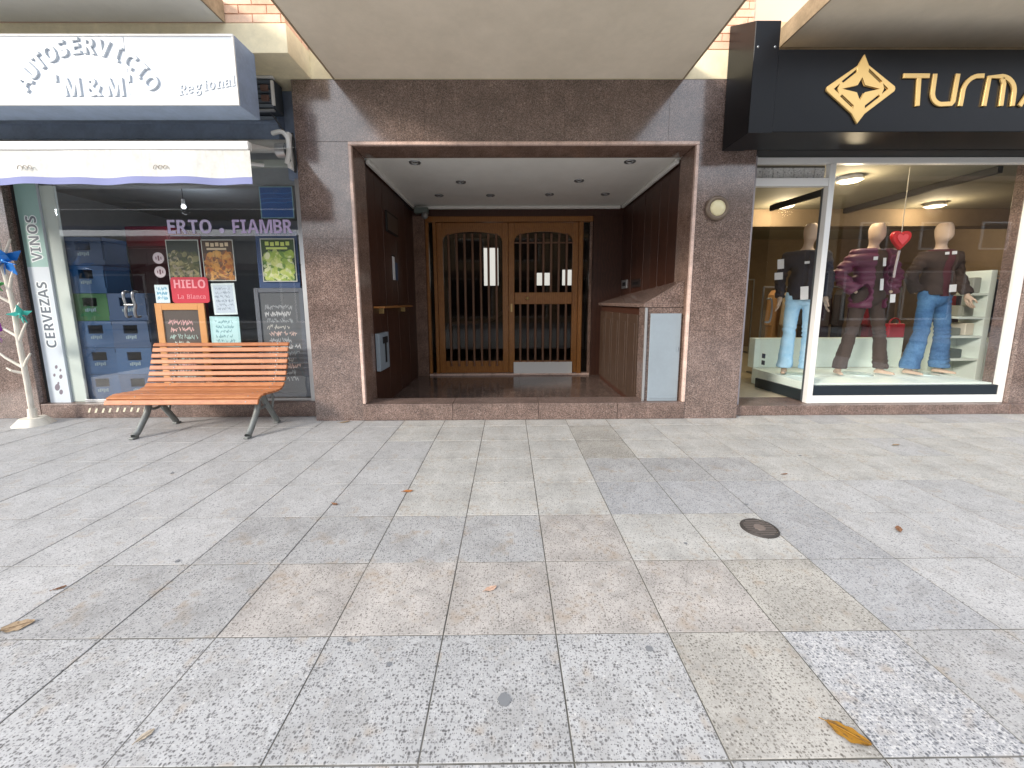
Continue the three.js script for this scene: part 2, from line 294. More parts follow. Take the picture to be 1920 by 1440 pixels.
// entrance door
const D = part(B, 'entrance_door', bx(2.80, 0.09, 0.12, 0.01), MAT.doorWood, [0.0175, 2.655, -2.66]);          // head of the frame carries the rest
const DW = (n, x0, x1, y0, y1, z0, z1, r = 0.008, m = MAT.doorWood) => slab(D, n, m, x0, x1, y0, y1, z0, z1, r);
DW('frame_post', -1.383, -1.335, 0.02, 2.608, -2.72, -2.61); DW('frame_post', 1.37, 1.418, 0.02, 2.608, -2.72, -2.61, 0.008, MAT.graniteReveal);
DW('frame_post', -1.262, -1.205, 0.02, 2.608, -2.72, -2.6); DW('frame_post', 1.185, 1.258, 0.02, 2.608, -2.72, -2.6);
DW('sidelight_pane', -1.335, -1.262, 0.06, 2.608, -2.69, -2.684, 0, MAT.doorGlass); DW('sidelight_pane', 1.258, 1.37, 0.06, 2.608, -2.69, -2.684, 0, MAT.doorGlass);
DW('threshold', -1.38, 1.40, 0.02, 0.052, -2.74, -2.57, 0.006, MAT.graniteTrim);
const barMat = std(0x7d5c48, 0.42, 0.1);
for (const [x0, x1, right] of [[-1.203, -0.002, 0], [0.002, 1.183, 1]]) {
  const st = 0.1, a = x0 + st, b = x1 - st;
  DW('door_stile', x0, a, 0.06, 2.605, -2.69, -2.63); DW('door_stile', b, x1, 0.06, 2.605, -2.69, -2.63);
  DW('door_rail', a, b, 0.06, 0.27, -2.688, -2.632); DW('door_rail', a, b, 2.50, 2.605, -2.688, -2.632);
  // arched head board and its carved foot
  const arch = new THREE.Shape(); arch.moveTo(a, 2.5); arch.lineTo(b, 2.5); arch.lineTo(b, 2.30); arch.quadraticCurveTo(b - 0.01, 2.41, b - 0.12, 2.42); arch.quadraticCurveTo((a + b) / 2, 2.50, a + 0.12, 2.42); arch.quadraticCurveTo(a + 0.01, 2.41, a, 2.30); arch.closePath();
  part(D, 'arched_head', wuv(new THREE.ExtrudeGeometry(arch, { depth: 0.05, bevelSize: 0.004, bevelThickness: 0.004, bevelSegments: 1 })), MAT.doorWood, [0, 0, -2.685]);
  DW('glass_pane', a, b, 0.27, 2.5, -2.668, -2.664, 0, MAT.doorGlass);
  for (let i = 0; i < 7; i++) { const x = a + (b - a) * (i + 0.75) / 7.5; part(D, 'bar', new THREE.CylinderGeometry(0.021, 0.021, 2.24, 10), barMat, [x, 1.30, -2.625]);
    const f = part(D, 'bar_foot', new THREE.SphereGeometry(0.032, 10, 8).scale(1, 1.5, 0.6), MAT.doorWood, [x, 0.245, -2.625]); f.castShadow = true; }
  if (right) { DW('lock_rail', a, b, 1.25, 1.45, -2.65, -2.60, 0.01); DW('kick_plate', a - 0.02, b + 0.02, 0.03, 0.25, -2.624, -2.60, 0.003, MAT.aluWhite); DW('bar_tie', a, b, 2.26, 2.285, -2.635, -2.62, 0.003, barMat);
    part(D, 'door_knob', new THREE.SphereGeometry(0.03, 16, 12), MAT.brass, [0.32, 1.35, -2.575]);
    part(D, 'lock_plate', bx(0.03, 0.14, 0.012), MAT.brass, [0.05, 1.19, -2.624]); }
}
// lobby behind the doors: walls, back wall with openings to the courtyard
const lobbyWall = std(0x6a5140, 0.7), lobbyFloor = std(0x5c4a3e, 0.3);
slab(B, 'lobby_wall', lobbyWall, -2.0, -1.85, 0, 3.0, -6.6, -2.85, 0); slab(B, 'lobby_wall', lobbyWall, 2.05, 2.2, 0, 3.0, -6.6, -2.85, 0);
slab(B, 'lobby_ceiling', lobbyWall, -2.0, 2.2, 2.96, 3.1, -6.6, -2.85, 0); slab(B, 'lobby_floor', lobbyFloor, -2.0, 2.2, -0.1, 0.02, -6.6, -2.622, 0);
{ const sh = new THREE.Shape([[-2, 0], [2.2, 0], [2.2, 3], [-2, 3]].map((p) => new THREE.Vector2(...p)));
  for (const [x0, x1, y0, y1] of [[-0.66, -0.27, 1.72, 2.72], [0.74, 1.14, 1.72, 2.06], [1.44, 1.80, 1.72, 2.14]]) sh.holes.push(new THREE.Path([[x0, y0], [x0, y1], [x1, y1], [x1, y0]].map((p) => new THREE.Vector2(...p))));
  part(B, 'lobby_back_wall', wuv(new THREE.ExtrudeGeometry(sh, { depth: 0.15, bevelEnabled: false })), lobbyWall, [0, 0, -6.75]);
}
// brick upper wall, cream band, bump-out with its brick face
slab(B, 'upper_wall', MAT.mortar, -12, 12, 3.985, 14, -0.35, -0.012, 0);
slab(B, 'upper_wall', MAT.tan, 2.40, 12, 3.47, 3.984, -0.35, -0.002, 0.002);
slab(B, 'upper_wall', MAT.mortar, -12, -2.72, 3.47, 3.984, -0.35, -0.004, 0);
slab(B, 'upper_wall', MAT.mortar, -2.72, 2.40, 3.735, 3.984, -0.35, -0.012, 0);
slab(B, 'cream_band', MAT.cream, -2.72, 2.40, LT + 0.002, 3.733, -0.3, 0.004, 0.004);
function brickRun(x0, x1, y0, y1, z) {
  const h = 0.062, w = 0.235; let row = 0;
  for (let y = y0; y < y1; y += h + 0.009, row++) for (let x = x0 - (row % 2 ? w / 2 : 0); x < x1 - 0.02; x += w + 0.009) {
    const a = Math.max(x, x0), b = Math.min(x + w, x1); if (b - a < 0.03) continue;
    slab(B, 'brick', MAT.bricks[Math.floor(R() * 4)], a, b, y, Math.min(y + h, y1), z - 0.04, z + rr(0, 0.003), 0);
  }
}
brickRun(-1.92, -1.705, 3.742, 4.45, 0.0); brickRun(1.735, 2.40, 3.742, 4.5, 0.0);
slab(B, 'bay_core', MAT.mortar, -12, -1.944, 3.71, 14, 0.0, 0.408, 0);
slab(B, 'bay_band', MAT.cream, -12, -1.925, 3.467, 3.705, 0.006, 0.424, 0.005);
brickRun(-2.45, -1.932, 3.712, 4.2, 0.42);
{ let row = 0; for (let y = 3.712; y < 4.2; y += 0.071, row++) for (const [z0, z1] of row % 2 ? [[0.02, 0.25], [0.26, 0.375]] : [[0.02, 0.13], [0.14, 0.375]]) slab(B, 'brick', MAT.bricks[Math.floor(R() * 4)], -1.965, -1.93 - rr(0, 0.003), y, y + 0.062, z0, z1, 0); }
// balcony slabs
function balcony(mat, x0, x1, y, z0, z1) { const s = slab(B, 'balcony_slab', mat, x0, x1, y, y + 0.16, z0, z1, 0.004);
  slab(s, 'drip_edge', MAT.edge, x0 - 0.012, x0 + 0.004, y - 0.006, y + 0.165, z0, z1, 0.002); slab(s, 'drip_edge', MAT.edge, x1 - 0.004, x1 + 0.012, y - 0.006, y + 0.165, z0, z1, 0.002);
  slab(s, 'rail', MAT.blackMatte, x0, x1, y + 1.05, y + 1.09, z1 - 0.06, z1 - 0.02, 0.004); for (let x = x0 + 0.06; x < x1; x += 0.24) part(s, 'baluster', new THREE.CylinderGeometry(0.008, 0.008, 0.89, 6), MAT.blackMatte, [x, y + 0.605, z1 - 0.04]); return s; }
balcony(MAT.soffit, -1.70, 1.737, LT + 0.004, 0.006, 2.9);
balcony(MAT.soffitLeft, -9, -2.456, 3.708, 0.428, 1.15);
balcony(MAT.soffit, 2.672, 9, 3.752, 0.006, 1.25);
// outer parts of the front, left and right of the shops
slab(B, 'granite_panel', MAT.granite, -7.6, -5.335, 0, 3.46, -0.5, -0.17, 0.004);
slab(B, 'granite_panel', MAT.granite, 5.715, 8.5, 0, 2.9, -0.4, -0.12, 0.004);
slab(B, 'front_wall', MAT.tan, -12, -7.6, 0, 3.46, -0.5, -0.15, 0); slab(B, 'front_wall', MAT.tan, 8.5, 12, 0, 3.46, -0.5, -0.1, 0);

// the other side of the pedestrian street, unseen behind the camera: added to hold off low sky light; polished stone and panes mirror it
function across(label, x0, x1, h, col, seed) {
  const o = thing('unseen_street_building', label, 'building', [(x0 + x1) / 2, 0, 17.5]), wall = std(0xffffff, 0.85, 0, { map: grime(col, 0.2, seed, 3) }), pane = std(0x1d2226, 0.15), awn = std(0x4a3a34, 0.8);
  slab(o, 'wall', wall, x0, x1, 0, h, 15.2, 20, 0.02); slab(o, 'cornice', wall, x0 - 0.05, x1 + 0.05, h + 0.001, h + 0.25, 14.9, 20, 0.02);
  const n = Math.round((x1 - x0) / 3.2), w = (x1 - x0) / n;
  for (let i = 0; i < n; i++) { const a = x0 + i * w; const f = slab(o, 'shop_window', MAT.aluWhite, a + 0.3, a + w - 0.3, 0.3, 2.7, 15.12, 15.2, 0.01); slab(f, 'pane', pane, a + 0.38, a + w - 0.38, 0.4, 2.6, 15.10, 15.12, 0); part(o, 'awning', bx(w - 0.4, 0.06, 1.1, 0.01), awn, [a + w / 2, 2.95, 14.68], [-0.35, 0, 0]);
    if (h > 5) { const u = slab(o, 'window', MAT.aluWhite, a + 0.8, a + w - 0.8, 3.7, 5.0, 15.13, 15.2, 0.01); slab(u, 'pane', pane, a + 0.87, a + w - 0.87, 3.77, 4.93, 15.11, 15.13, 0); } }
}
across('unseen long ochre building across the pedestrian street', -4, 16, 6.2, [168, 148, 120], 471); across('unseen low grey building across the pedestrian street', -24, -4.2, 4.2, [140, 138, 134], 475); across('unseen brown building at the far end across the street', 16.2, 34, 6.8, [128, 104, 88], 479);

// cabinet along the right porch wall
const CB = thing('meter_cabinet', 'granite topped meter cabinet with wooden doors along the porch wall', 'cabinet', [1.7, 0.02, -1.2]);
slab(CB, 'body', MAT.darkWood, 1.52, PR - 0.002, 0.02, 1.225, -2.3, -0.30, 0.004);
slab(CB, 'front_end', MAT.granite, 1.495, PR - 0.002, 0.187, 1.225, -0.30, -0.085, 0.004);
slab(CB, 'countertop', MAT.graniteIn, 1.475, PR - 0.002, 1.227, 1.272, -2.32, -0.075, 0.006);
{ const P = [[1.478, 1.273, -0.085], [PR - 0.002, 1.273, -0.085], [PR - 0.002, 1.525, -0.085], [1.478, 1.273, -2.3], [PR - 0.002, 1.273, -2.3], [PR - 0.002, 1.40, -2.3]], F = [0, 1, 2, 5, 4, 3, 0, 2, 5, 0, 5, 3, 1, 4, 5, 1, 5, 2, 0, 3, 4, 0, 4, 1], g = new THREE.BufferGeometry();
  g.setAttribute('position', new THREE.Float32BufferAttribute(F.flatMap((i) => [P[i][0] - 1.7, P[i][1] - 1.3, P[i][2] + 1.2]), 3)); g.computeVertexNormals(); part(CB, 'sloped_top', wuv(g), MAT.graniteIn, [1.7, 1.3, -1.2]); }
for (let i = 0; i < 5; i++) { const z1 = -0.36 - i * 0.38, d = slab(CB, 'cabinet_door', MAT.cabinetWood, 1.495, 1.518, 0.1, 1.14, z1 - 0.36, z1, 0.005);
  slab(d, 'raised_panel', MAT.cabinetWood, 1.485, 1.496, 0.2, 1.04, z1 - 0.30, z1 - 0.06, 0.006);  }
slab(CB, 'corner_strip', MAT.alu, 1.486, 1.512, 0.187, 1.224, -0.083, -0.06, 0.003);
one('meter_door', 'pale grey metal meter door on the end of the granite cabinet', 'meter door', join([bx(0.335, 0.975, 0.018, 0.004), move(bx(0.30, 0.02, 0.006), 0, -0.45, 0.011), move(bx(0.014, 0.05, 0.012), 0.14, 0.1, 0.014)]), MAT.greyPaint, [1.714, 0.675, -0.066]);

// ------------------------------------------------------------------ small things in the porch
{
  const n = thing('notice_frame', 'small dark framed notice high on the boarded porch wall', 'notice', [PL, 2.2, -1.28]);
  slab(n, 'frame', MAT.blackMatte, PL + 0.001, PL + 0.025, 2.2, 2.46, -1.55, -1.02, 0.005); slab(n, 'sheet', std(0x4a4038, 0.4), PL + 0.024, PL + 0.028, 2.225, 2.435, -1.52, -1.05, 0);
  const p = thing('wall_notice', 'white paper strip beside a blue leaflet on the boarded porch wall', 'notice', [PL, 1.55, -1.38]);
  slab(p, 'paper', std(0xe6e8ea, 0.7), PL + 0.001, PL + 0.006, 1.60, 1.91, -1.36, -1.26, 0); slab(p, 'leaflet', std(0x3c4f6e, 0.6), PL + 0.001, PL + 0.006, 1.6, 1.84, -1.50, -1.38, 0); slab(p, 'clip', MAT.blackMatte, PL + 0.001, PL + 0.014, 1.911, 1.93, -1.35, -1.27, 0.002);
  const s = thing('wall_shelf', 'narrow brown wooden shelf on the boarded porch wall', 'shelf', [PL, 1.2, -1.1]);
  slab(s, 'board', MAT.doorWood, PL + 0.001, PL + 0.13, 1.225, 1.25, -1.8, -0.4, 0.005); for (const z of [-1.6, -0.6]) slab(s, 'bracket', MAT.brass, PL + 0.001, PL + 0.06, 1.16, 1.224, z - 0.012, z + 0.012, 0.003);
  const e = thing('letter_box', 'grey metal letter box with a dark slot on the porch wall', 'letter box', [PL, 0.48, -0.58]);
  slab(e, 'case', MAT.greyPaint, PL + 0.001, PL + 0.05, 0.48, 0.93, -0.77, -0.40, 0.006); slab(e, 'slot', MAT.blackMatte, PL + 0.05, PL + 0.054, 0.56, 0.80, -0.66, -0.60, 0); slab(e, 'hood', MAT.blackMatte, PL + 0.05, PL + 0.062, 0.80, 0.88, -0.70, -0.52, 0.004);
  const c = thing('security_camera', 'small dome security camera under the porch ceiling corner', 'camera', [-1.385, PT - 0.2, -2.44]);
  part(c, 'bracket', bx(0.22, 0.09, 0.12, 0.01), std(0x6f7a76, 0.5), [-1.40, PT - 0.102, -2.46]); part(c, 'dome', new THREE.SphereGeometry(0.055, 16, 10).scale(1, 1.1, 1), std(0x8c8d8c, 0.35), [-1.345, PT - 0.18, -2.43]); part(c, 'cable', tube([[-1.5, PT - 0.1, -2.46], [-1.54, PT - 0.12, -2.3], [-1.556, PT - 0.075, -1.9], [-1.556, PT - 0.075, -1.5]], 0.008, 20, 6), MAT.rubber);
  const i = thing('intercom_panel', 'pale steel intercom panel on the right porch wall above the cabinet', 'intercom', [PR, 1.5, -2.2]);
  slab(i, 'plate', MAT.alu, PR - 0.014, PR - 0.001, 1.50, 1.64, -2.5, -2.2, 0.004); slab(i, 'speaker_grille', MAT.blackMatte, PR - 0.018, PR - 0.013, 1.54, 1.60, -2.44, -2.27, 0.002);
  const j = thing('meter_plate', 'dark recessed plate on the right porch wall beside the intercom', 'plate', [PR, 1.5, -1.8]);
  slab(j, 'plate', std(0x3a3230, 0.35, 0.4), PR - 0.010, PR - 0.001, 1.50, 1.62, -1.98, -1.55, 0.003); slab(j, 'slot', MAT.blackMatte, PR - 0.013, PR - 0.009, 1.54, 1.58, -1.9, -1.63, 0.001);
}
// wall lamp on the right pillar
{ const w = thing('wall_lamp', 'round bulkhead wall lamp with cream lens on the granite pillar', 'lamp', [2.152, 2.24, 0]);
  part(w, 'rim', new THREE.TorusGeometry(0.098, 0.026, 12, 36), std(0x77685a, 0.4, 0.4), [2.152, 2.24, 0.02]);
  part(w, 'back_plate', new THREE.CylinderGeometry(0.1, 0.115, 0.02, 36).rotateX(Math.PI / 2), std(0x5c5048, 0.5), [2.152, 2.24, 0.012]);
  part(w, 'lens', new THREE.SphereGeometry(0.082, 24, 12).scale(1, 1, 0.5), std(0xe3d8ae, 0.35), [2.152, 2.24, 0.028]); }
// curved rail added in the lobby, standing in for a reflection in the door glass
{ const b = thing('reflection_stand_in', 'curved pale rail standing in for a reflection in the door glass', 'banister', [-0.8, 0.02, -4]);
  const rail = part(b, 'reflection_tube', tube([[-1.26, 0.74, -4.0], [-1.2, 0.83, -4.0], [-1.0, 0.86, -4.0], [-0.6, 0.87, -4.0], [-0.35, 0.94, -4.05], [-0.1, 1.09, -4.1], [0.1, 1.22, -4.15]], 0.04, 40, 10), std(0xb59c92, 0.4));
  for (const x of [-1.15, -0.9, -0.6]) part(b, 'post', new THREE.CylinderGeometry(0.02, 0.024, 0.82, 10), std(0x6a4a3a, 0.5), [x, 0.43, -4.0]); }

const font = await new FontLoader().loadAsync('fonts/droid/droid_sans_bold.typeface.json');
const serif = await new FontLoader().loadAsync('fonts/droid/droid_serif_regular.typeface.json');
function glyph(ch, size, depth, f = font, bevel = 0.002) { const g = new TextGeometry(ch, { font: f, size, depth, curveSegments: 5, bevelEnabled: bevel > 0, bevelSize: bevel, bevelThickness: bevel, bevelSegments: 1 }); g.computeBoundingBox(); return g; }
function flat(w, h, d = 0.004) {                               // thin printed sheet: print on the front, plain elsewhere
  const g = new THREE.BoxGeometry(w, h, d).toNonIndexed(), uv = g.attributes.uv, n = g.attributes.normal; for (let i = 0; i < uv.count; i++) if (n.getZ(i) < 0.5) uv.setXY(i, 0.01, 0.01); return g; }

// ------------------------------------------------------------------ grocery (left): shopfront and room
const S = thing('grocery_shopfront', 'grocery shopfront with glass panes beside the granite pillar', 'shopfront', [-3.7, 0, -0.25]);
const roomGrey = std(0xffffff, 0.85, 0, { map: grime([150, 156, 160], 0.12, 401, 1.5) });
slab(S, 'room_wall', roomGrey, -6.2, -2.0, 0, 3.2, -3.5, -3.35, 0); slab(S, 'room_wall', roomGrey, -6.2, -6.05, 0, 3.2, -3.35, -0.52, 0); slab(S, 'room_wall', roomGrey, -2.16, -2.02, 0, 3.2, -3.35, -0.32, 0);
slab(S, 'room_ceiling', roomGrey, -6.2, -2.0, 2.78, 2.9, -3.35, -0.42, 0); slab(S, 'room_floor', std(0x8d8a85, 0.5), -6.05, -2.16, 0, 0.164, -3.35, -0.62, 0);
slab(S, 'transom_beam', roomGrey, -5.33, -2.15, 2.56, 3.46, -0.42, -0.30, 0.003);
{ const st = slab(S, 'step', MAT.graniteStep, -5.33, -2.133, 0, 0.166, -0.62, -0.17, 0.008);
  for (let i = 0; i < 9; i++) { const sh = new THREE.Shape([[0, 0], [0.022, 0], [0.046, 0.05], [0.024, 0.05]].map((p) => new THREE.Vector2(...p))); part(st, 'painted_mark', new THREE.ExtrudeGeometry(sh, { depth: 0.002, bevelEnabled: false }), std(0xd9d2bb, 0.8), [-4.80 + i * 0.078 + rr(-0.008, 0.008), 0.068 + rr(-0.006, 0.006), -0.1705]); } }
// printed strip with awning shade painted over its top, pale jamb, frames
{ const tx = canvasTex(128, 1280, (g, w, h) => {
    g.fillStyle = '#c9d3dc'; g.fillRect(0, 0, w, h); g.fillStyle = '#8fb3ae'; g.fillRect(0, 0, w, 470);  // teal upper part is shade under the awning, painted into the print
    g.translate(w / 2, h / 2); g.rotate(-Math.PI / 2); g.textAlign = 'center'; g.textBaseline = 'middle'; g.font = 'bold 84px sans-serif'; g.lineWidth = 9; g.strokeStyle = '#e4ebee'; g.fillStyle = '#5b6672';
    for (const [t, x, wd] of [['CERVEZAS', -110, 500], ['VINOS', 330, 280]]) { g.strokeText(t, x, 4, wd); g.fillText(t, x, 4, wd); }
    g.fillStyle = '#77717c'; for (const [x, y, r] of [[-420, 8, 12], [-440, 30, 9], [-470, -12, 10], [-480, 26, 14], [-520, 4, 9], [-545, -6, 22], [-575, 12, 16]]) { g.beginPath(); g.ellipse(x, y, r, r * 0.7, 0.4, 0, 7); g.fill(); } });
  part(S, 'lettered_strip', flat(0.235, 2.42, 0.03), std(0xffffff, 0.5, 0, { map: tx }), [-5.178, 1.376, -0.262]);
  const pale = std(0xb9c4be, 0.5); slab(S, 'jamb', pale, -5.058, -4.90, 0.167, 2.56, -0.30, -0.27, 0.006); slab(S, 'jamb', MAT.rubber, -5.336, -5.297, 0.167, 2.56, -0.34, -0.25, 0.003);
}
slab(S, 'window_frame', MAT.alu, -2.285, -2.215, 0.167, 2.62, -0.30, -0.22, 0.006); slab(S, 'window_frame', std(0x4c5054, 0.5), -2.214, -2.132, 0.0, 3.0, -0.31, -0.2, 0.004);
slab(S, 'window_frame', MAT.alu, -4.898, -2.286, 0.167, 0.20, -0.275, -0.245, 0.004);
slab(S, 'glass_pane', MAT.glass, -4.898, -3.988, 0.201, 2.56, -0.262, -0.256, 0); slab(S, 'glass_pane', MAT.glass, -3.984, -2.286, 0.201, 2.56, -0.262, -0.256, 0);
{ const h = part(S, 'door_handle', tube([[0, 0, 0], [0.0, 0, 0.05], [0, 0.06, 0.06], [0.015, 0.12, 0.06], [0, 0.2, 0.06], [0, 0.27, 0.05], [0, 0.27, 0]], 0.014, 30, 8), MAT.steel, [-4.14, 1.15, -0.255]); local(h, 'door_handle_bar', tube([[-0.1, 0, 0], [-0.1, 0, 0.05], [-0.1, 0.06, 0.06], [-0.085, 0.12, 0.06], [-0.1, 0.2, 0.06], [-0.1, 0.27, 0.05], [-0.1, 0.27, 0]], 0.014, 30, 8), MAT.steel); local(h, 'door_handle_tie', rod([-0.1, 0.13, 0.06], [0, 0.13, 0.06], 0.012), MAT.steel); }
{ const vinyl = [std(0xd6cef2, 0.5), std(0xd2c2ee, 0.5)];
  let x = -3.715; for (const ch of 'ERTO') { const g = glyph(ch, 0.145, 0.002, font, 0); part(S, 'window_letter', g, vinyl[0], [x - g.boundingBox.min.x, 2.05, -0.255]); x += g.boundingBox.max.x - g.boundingBox.min.x + 0.018; }
  part(S, 'window_letter', new THREE.CylinderGeometry(0.028, 0.028, 0.002, 14).rotateX(Math.PI / 2), vinyl[0], [-3.13, 2.08, -0.2545]);
  x = -3.01; for (const ch of 'FIAMBR') { const g = glyph(ch, 0.145, 0.002, font, 0); g.scale(0.93, 1, 1); g.computeBoundingBox(); part(S, 'window_letter', g, vinyl[1], [x - g.boundingBox.min.x, 2.05, -0.255]); x += g.boundingBox.max.x - g.boundingBox.min.x + 0.012; }
  slab(S, 'window_stripe', std(0xb9bcc8, 0.5), -3.70, -2.33, 2.022, 2.032, -0.2555, -0.2535, 0); }
// posters and boards against the glass
function food(seed, back, cols, title) { return canvasTex(256, 320, (g, w, h) => { const r = mulberry(seed); g.fillStyle = back; g.fillRect(0, 0, w, h);
  for (let i = 0; i < 260; i++) { const c = cols[Math.floor(r() * cols.length)], y = h * (0.32 + 0.62 * r()), x = w * (0.1 + 0.8 * r()); g.fillStyle = c; g.globalAlpha = 0.75; g.beginPath(); g.ellipse(x, y, 8 + 26 * r(), 6 + 18 * r(), r() * 6, 0, 7); g.fill(); }
  g.globalAlpha = 1; if (title) { g.fillStyle = title; for (let i = 0; i < 5; i++) { g.fillRect(w * 0.14 + i * w * 0.15, h * 0.07 + (i % 2) * 4, w * 0.11, h * 0.09); } g.fillRect(w * 0.16, h * 0.2, w * 0.62, h * 0.05); } g.strokeStyle = '#c9cfc8'; g.lineWidth = 7; g.strokeRect(3, 3, w - 6, h - 6); }); }
function poster(name, label, cat, x0, x1, y0, y1, tex, tilt = 0, z = -0.292, group) { return one(name, label, cat, flat(x1 - x0, y1 - y0), std(0xffffff, 0.55, 0, { map: tex }), [(x0 + x1) / 2, (y0 + y1) / 2, z], group, [0, 0, tilt]); }
poster('food_poster', 'dark green food poster in the grocery window above the red ice sign', 'poster', -3.79, -3.43, 1.54, 1.99, food(5, '#2f3a34', ['#5c5d3c', '#8d8a5e', '#b4a97a', '#46502f', '#3a4230', '#a39a86']));
poster('food_poster', 'orange and golden food poster in the grocery window', 'poster', -3.40, -3.05, 1.54, 1.99, food(9, '#4a3a30', ['#c98a3c', '#d9a04e', '#b8672f', '#8a5a34', '#e0b060', '#6f4a34'], '#d8c8a8'));
poster('food_poster', 'bright green and yellow poster beside the grocery window frame', 'poster', -2.75, -2.37, 1.53, 2.0, food(14, '#2d4a24', ['#9dbb4a', '#c3d56a', '#d8e08a', '#5d8a34', '#e9edc2'], '#cfe07a'), 0, -0.292);
one('blue_banner', 'plain blue banner high in the grocery window corner', 'banner', flat(0.36, 0.33), std(0xffffff, 0.5, 0, { map: canvasTex(256, 256, (g, w, h) => { g.fillStyle = '#1f5596'; g.fillRect(0, 0, w, h); g.strokeStyle = '#2f6fb4'; g.lineWidth = 9; for (const y of [50, 92, 124]) { g.beginPath(); g.moveTo(0, y + 14); g.bezierCurveTo(90, y - 12, 160, y + 22, 256, y - 4); g.stroke(); } g.strokeStyle = '#86aeb6'; g.lineWidth = 10; g.strokeRect(2, 2, w - 4, h - 4); }) }), [-2.515, 2.375, -0.268]);
one('blue_shelf_end', 'tall dark blue shelf end behind the green poster', 'shelf end', bx(0.46, 0.62, 0.02), std(0x2a4a78, 0.5), [-2.58, 1.77, -0.32]);
{ const rs = new THREE.Shape(); const w = 0.415, h = 0.285, r = 0.04; rs.moveTo(-w / 2 + r, -h / 2); rs.lineTo(w / 2 - r, -h / 2); rs.quadraticCurveTo(w / 2, -h / 2, w / 2, -h / 2 + r); rs.lineTo(w / 2, h / 2 - r); rs.quadraticCurveTo(w / 2, h / 2, w / 2 - r, h / 2); rs.lineTo(-w / 2 + r, h / 2); rs.quadraticCurveTo(-w / 2, h / 2, -w / 2, h / 2 - r); rs.lineTo(-w / 2, -h / 2 + r); rs.quadraticCurveTo(-w / 2, -h / 2, -w / 2 + r, -h / 2);
  const k = thing('ice_sign', 'red rounded sign reading HIELO in the grocery window', 'sign', [-3.565, 1.3, -0.27]);
  part(k, 'board', new THREE.ExtrudeGeometry(rs, { depth: 0.008, bevelEnabled: false }), std(0xc9243f, 0.45), [-3.565, 1.44, -0.279]);
  const pinkish = std(0xf0a3ae, 0.5); let x = -3.735; for (const ch of 'HIELO') { const g = glyph(ch, 0.093, 0.002, font, 0); part(k, 'letter', g, pinkish, [x - g.boundingBox.min.x, 1.462, -0.2705]); x += g.boundingBox.max.x - g.boundingBox.min.x + 0.012; }
  x = -3.71; for (const ch of 'La Blanca') { if (ch === ' ') { x += 0.025; continue; } const g = glyph(ch, 0.047, 0.002, serif, 0); part(k, 'letter', g, pinkish, [x - g.boundingBox.min.x, 1.345, -0.2705]); x += g.boundingBox.max.x - g.boundingBox.min.x + 0.006; } }
const scribble = (back, ink, seed, lines, w = 256, h = 320, box) => canvasTex(w, h, (g) => { const r = mulberry(seed); g.fillStyle = back; g.fillRect(0, 0, w, h); if (box) { g.fillStyle = box; g.fillRect(w * 0.08, h * 0.06, w * 0.84, h * 0.88); } g.lineCap = 'round';
  for (let l = 0; l < lines; l++) { const y0 = h * (0.12 + 0.78 * l / lines); let x = w * (0.1 + 0.08 * r()); g.strokeStyle = Array.isArray(ink) ? ink[l % ink.length] : ink; g.lineWidth = 3 + 2 * r(); const end = w * (0.7 + 0.2 * r()), hh = h / lines * 0.55; while (x < end) { g.beginPath(); g.moveTo(x, y0 + hh * r()); for (let q = 0; q < 3; q++) g.lineTo(x + (4 + q * 4) * (w / 256), y0 + hh * r()); g.stroke(); x += w * (0.045 + 0.05 * (r() > 0.8)); } } });
poster('paper_notice', 'white printed notice above the turquoise sheet in the grocery window', 'notice', -3.325, -3.065, 1.165, 1.515, scribble('#cfe0e2', '#7f8fa0', 3, 6, 256, 320, '#b9c9d6'), 0.02, -0.274);
poster('paper_notice', 'turquoise printed sheet behind the bench in the grocery window', 'notice', -3.385, -3.055, 0.80, 1.145, scribble('#a9d3d6', '#5d8f9a', 4, 5, 256, 320, '#b8dde0'), -0.015, -0.274);
poster('paper_notice', 'small white and blue card beside the red ice sign', 'notice', -3.955, -3.80, 1.30, 1.50, scribble('#d8eaf0', '#6aa7c4', 6, 3, 128, 160), 0, -0.272);
for (const [y, l] of [[1.79, 'upper round pale sticker on the grocery glass beside the dark green poster'], [1.64, 'lower round pale sticker on the grocery glass beside the dark green poster']]) one('round_sticker', l, 'sticker', new THREE.CylinderGeometry(0.062, 0.062, 0.003, 24).rotateX(Math.PI / 2), std(0xffffff, 0.5, 0, { map: canvasTex(64, 64, (g) => { g.fillStyle = '#d3c6cb'; g.fillRect(0, 0, 64, 64); g.fillStyle = '#77505c'; g.fillRect(18, 26, 28, 10); g.fillRect(24, 14, 16, 6); g.fillRect(24, 42, 16, 6); }) }), [-3.868, y, -0.268], 'round stickers on the grocery glass');
function board(name, label, x0, x1, y0, y1, z, frameMat, tex, fw) { const b = thing(name, label, 'chalkboard', [(x0 + x1) / 2, y0, z]);
  slab(b, 'frame', frameMat, x0, x0 + fw, y0, y1, z - 0.02, z, 0.004); slab(b, 'frame', frameMat, x1 - fw, x1, y0, y1, z - 0.02, z, 0.004); slab(b, 'frame', frameMat, x0 + fw, x1 - fw, y1 - fw, y1, z - 0.02, z, 0.004); slab(b, 'frame', frameMat, x0 + fw, x1 - fw, y0, y0 + fw, z - 0.02, z, 0.004);
  part(b, 'panel', flat(x1 - x0 - 2 * fw, y1 - y0 - 2 * fw), std(0xffffff, 0.7, 0, { map: tex }), [(x0 + x1) / 2, (y0 + y1) / 2, z - 0.014]); return b; }
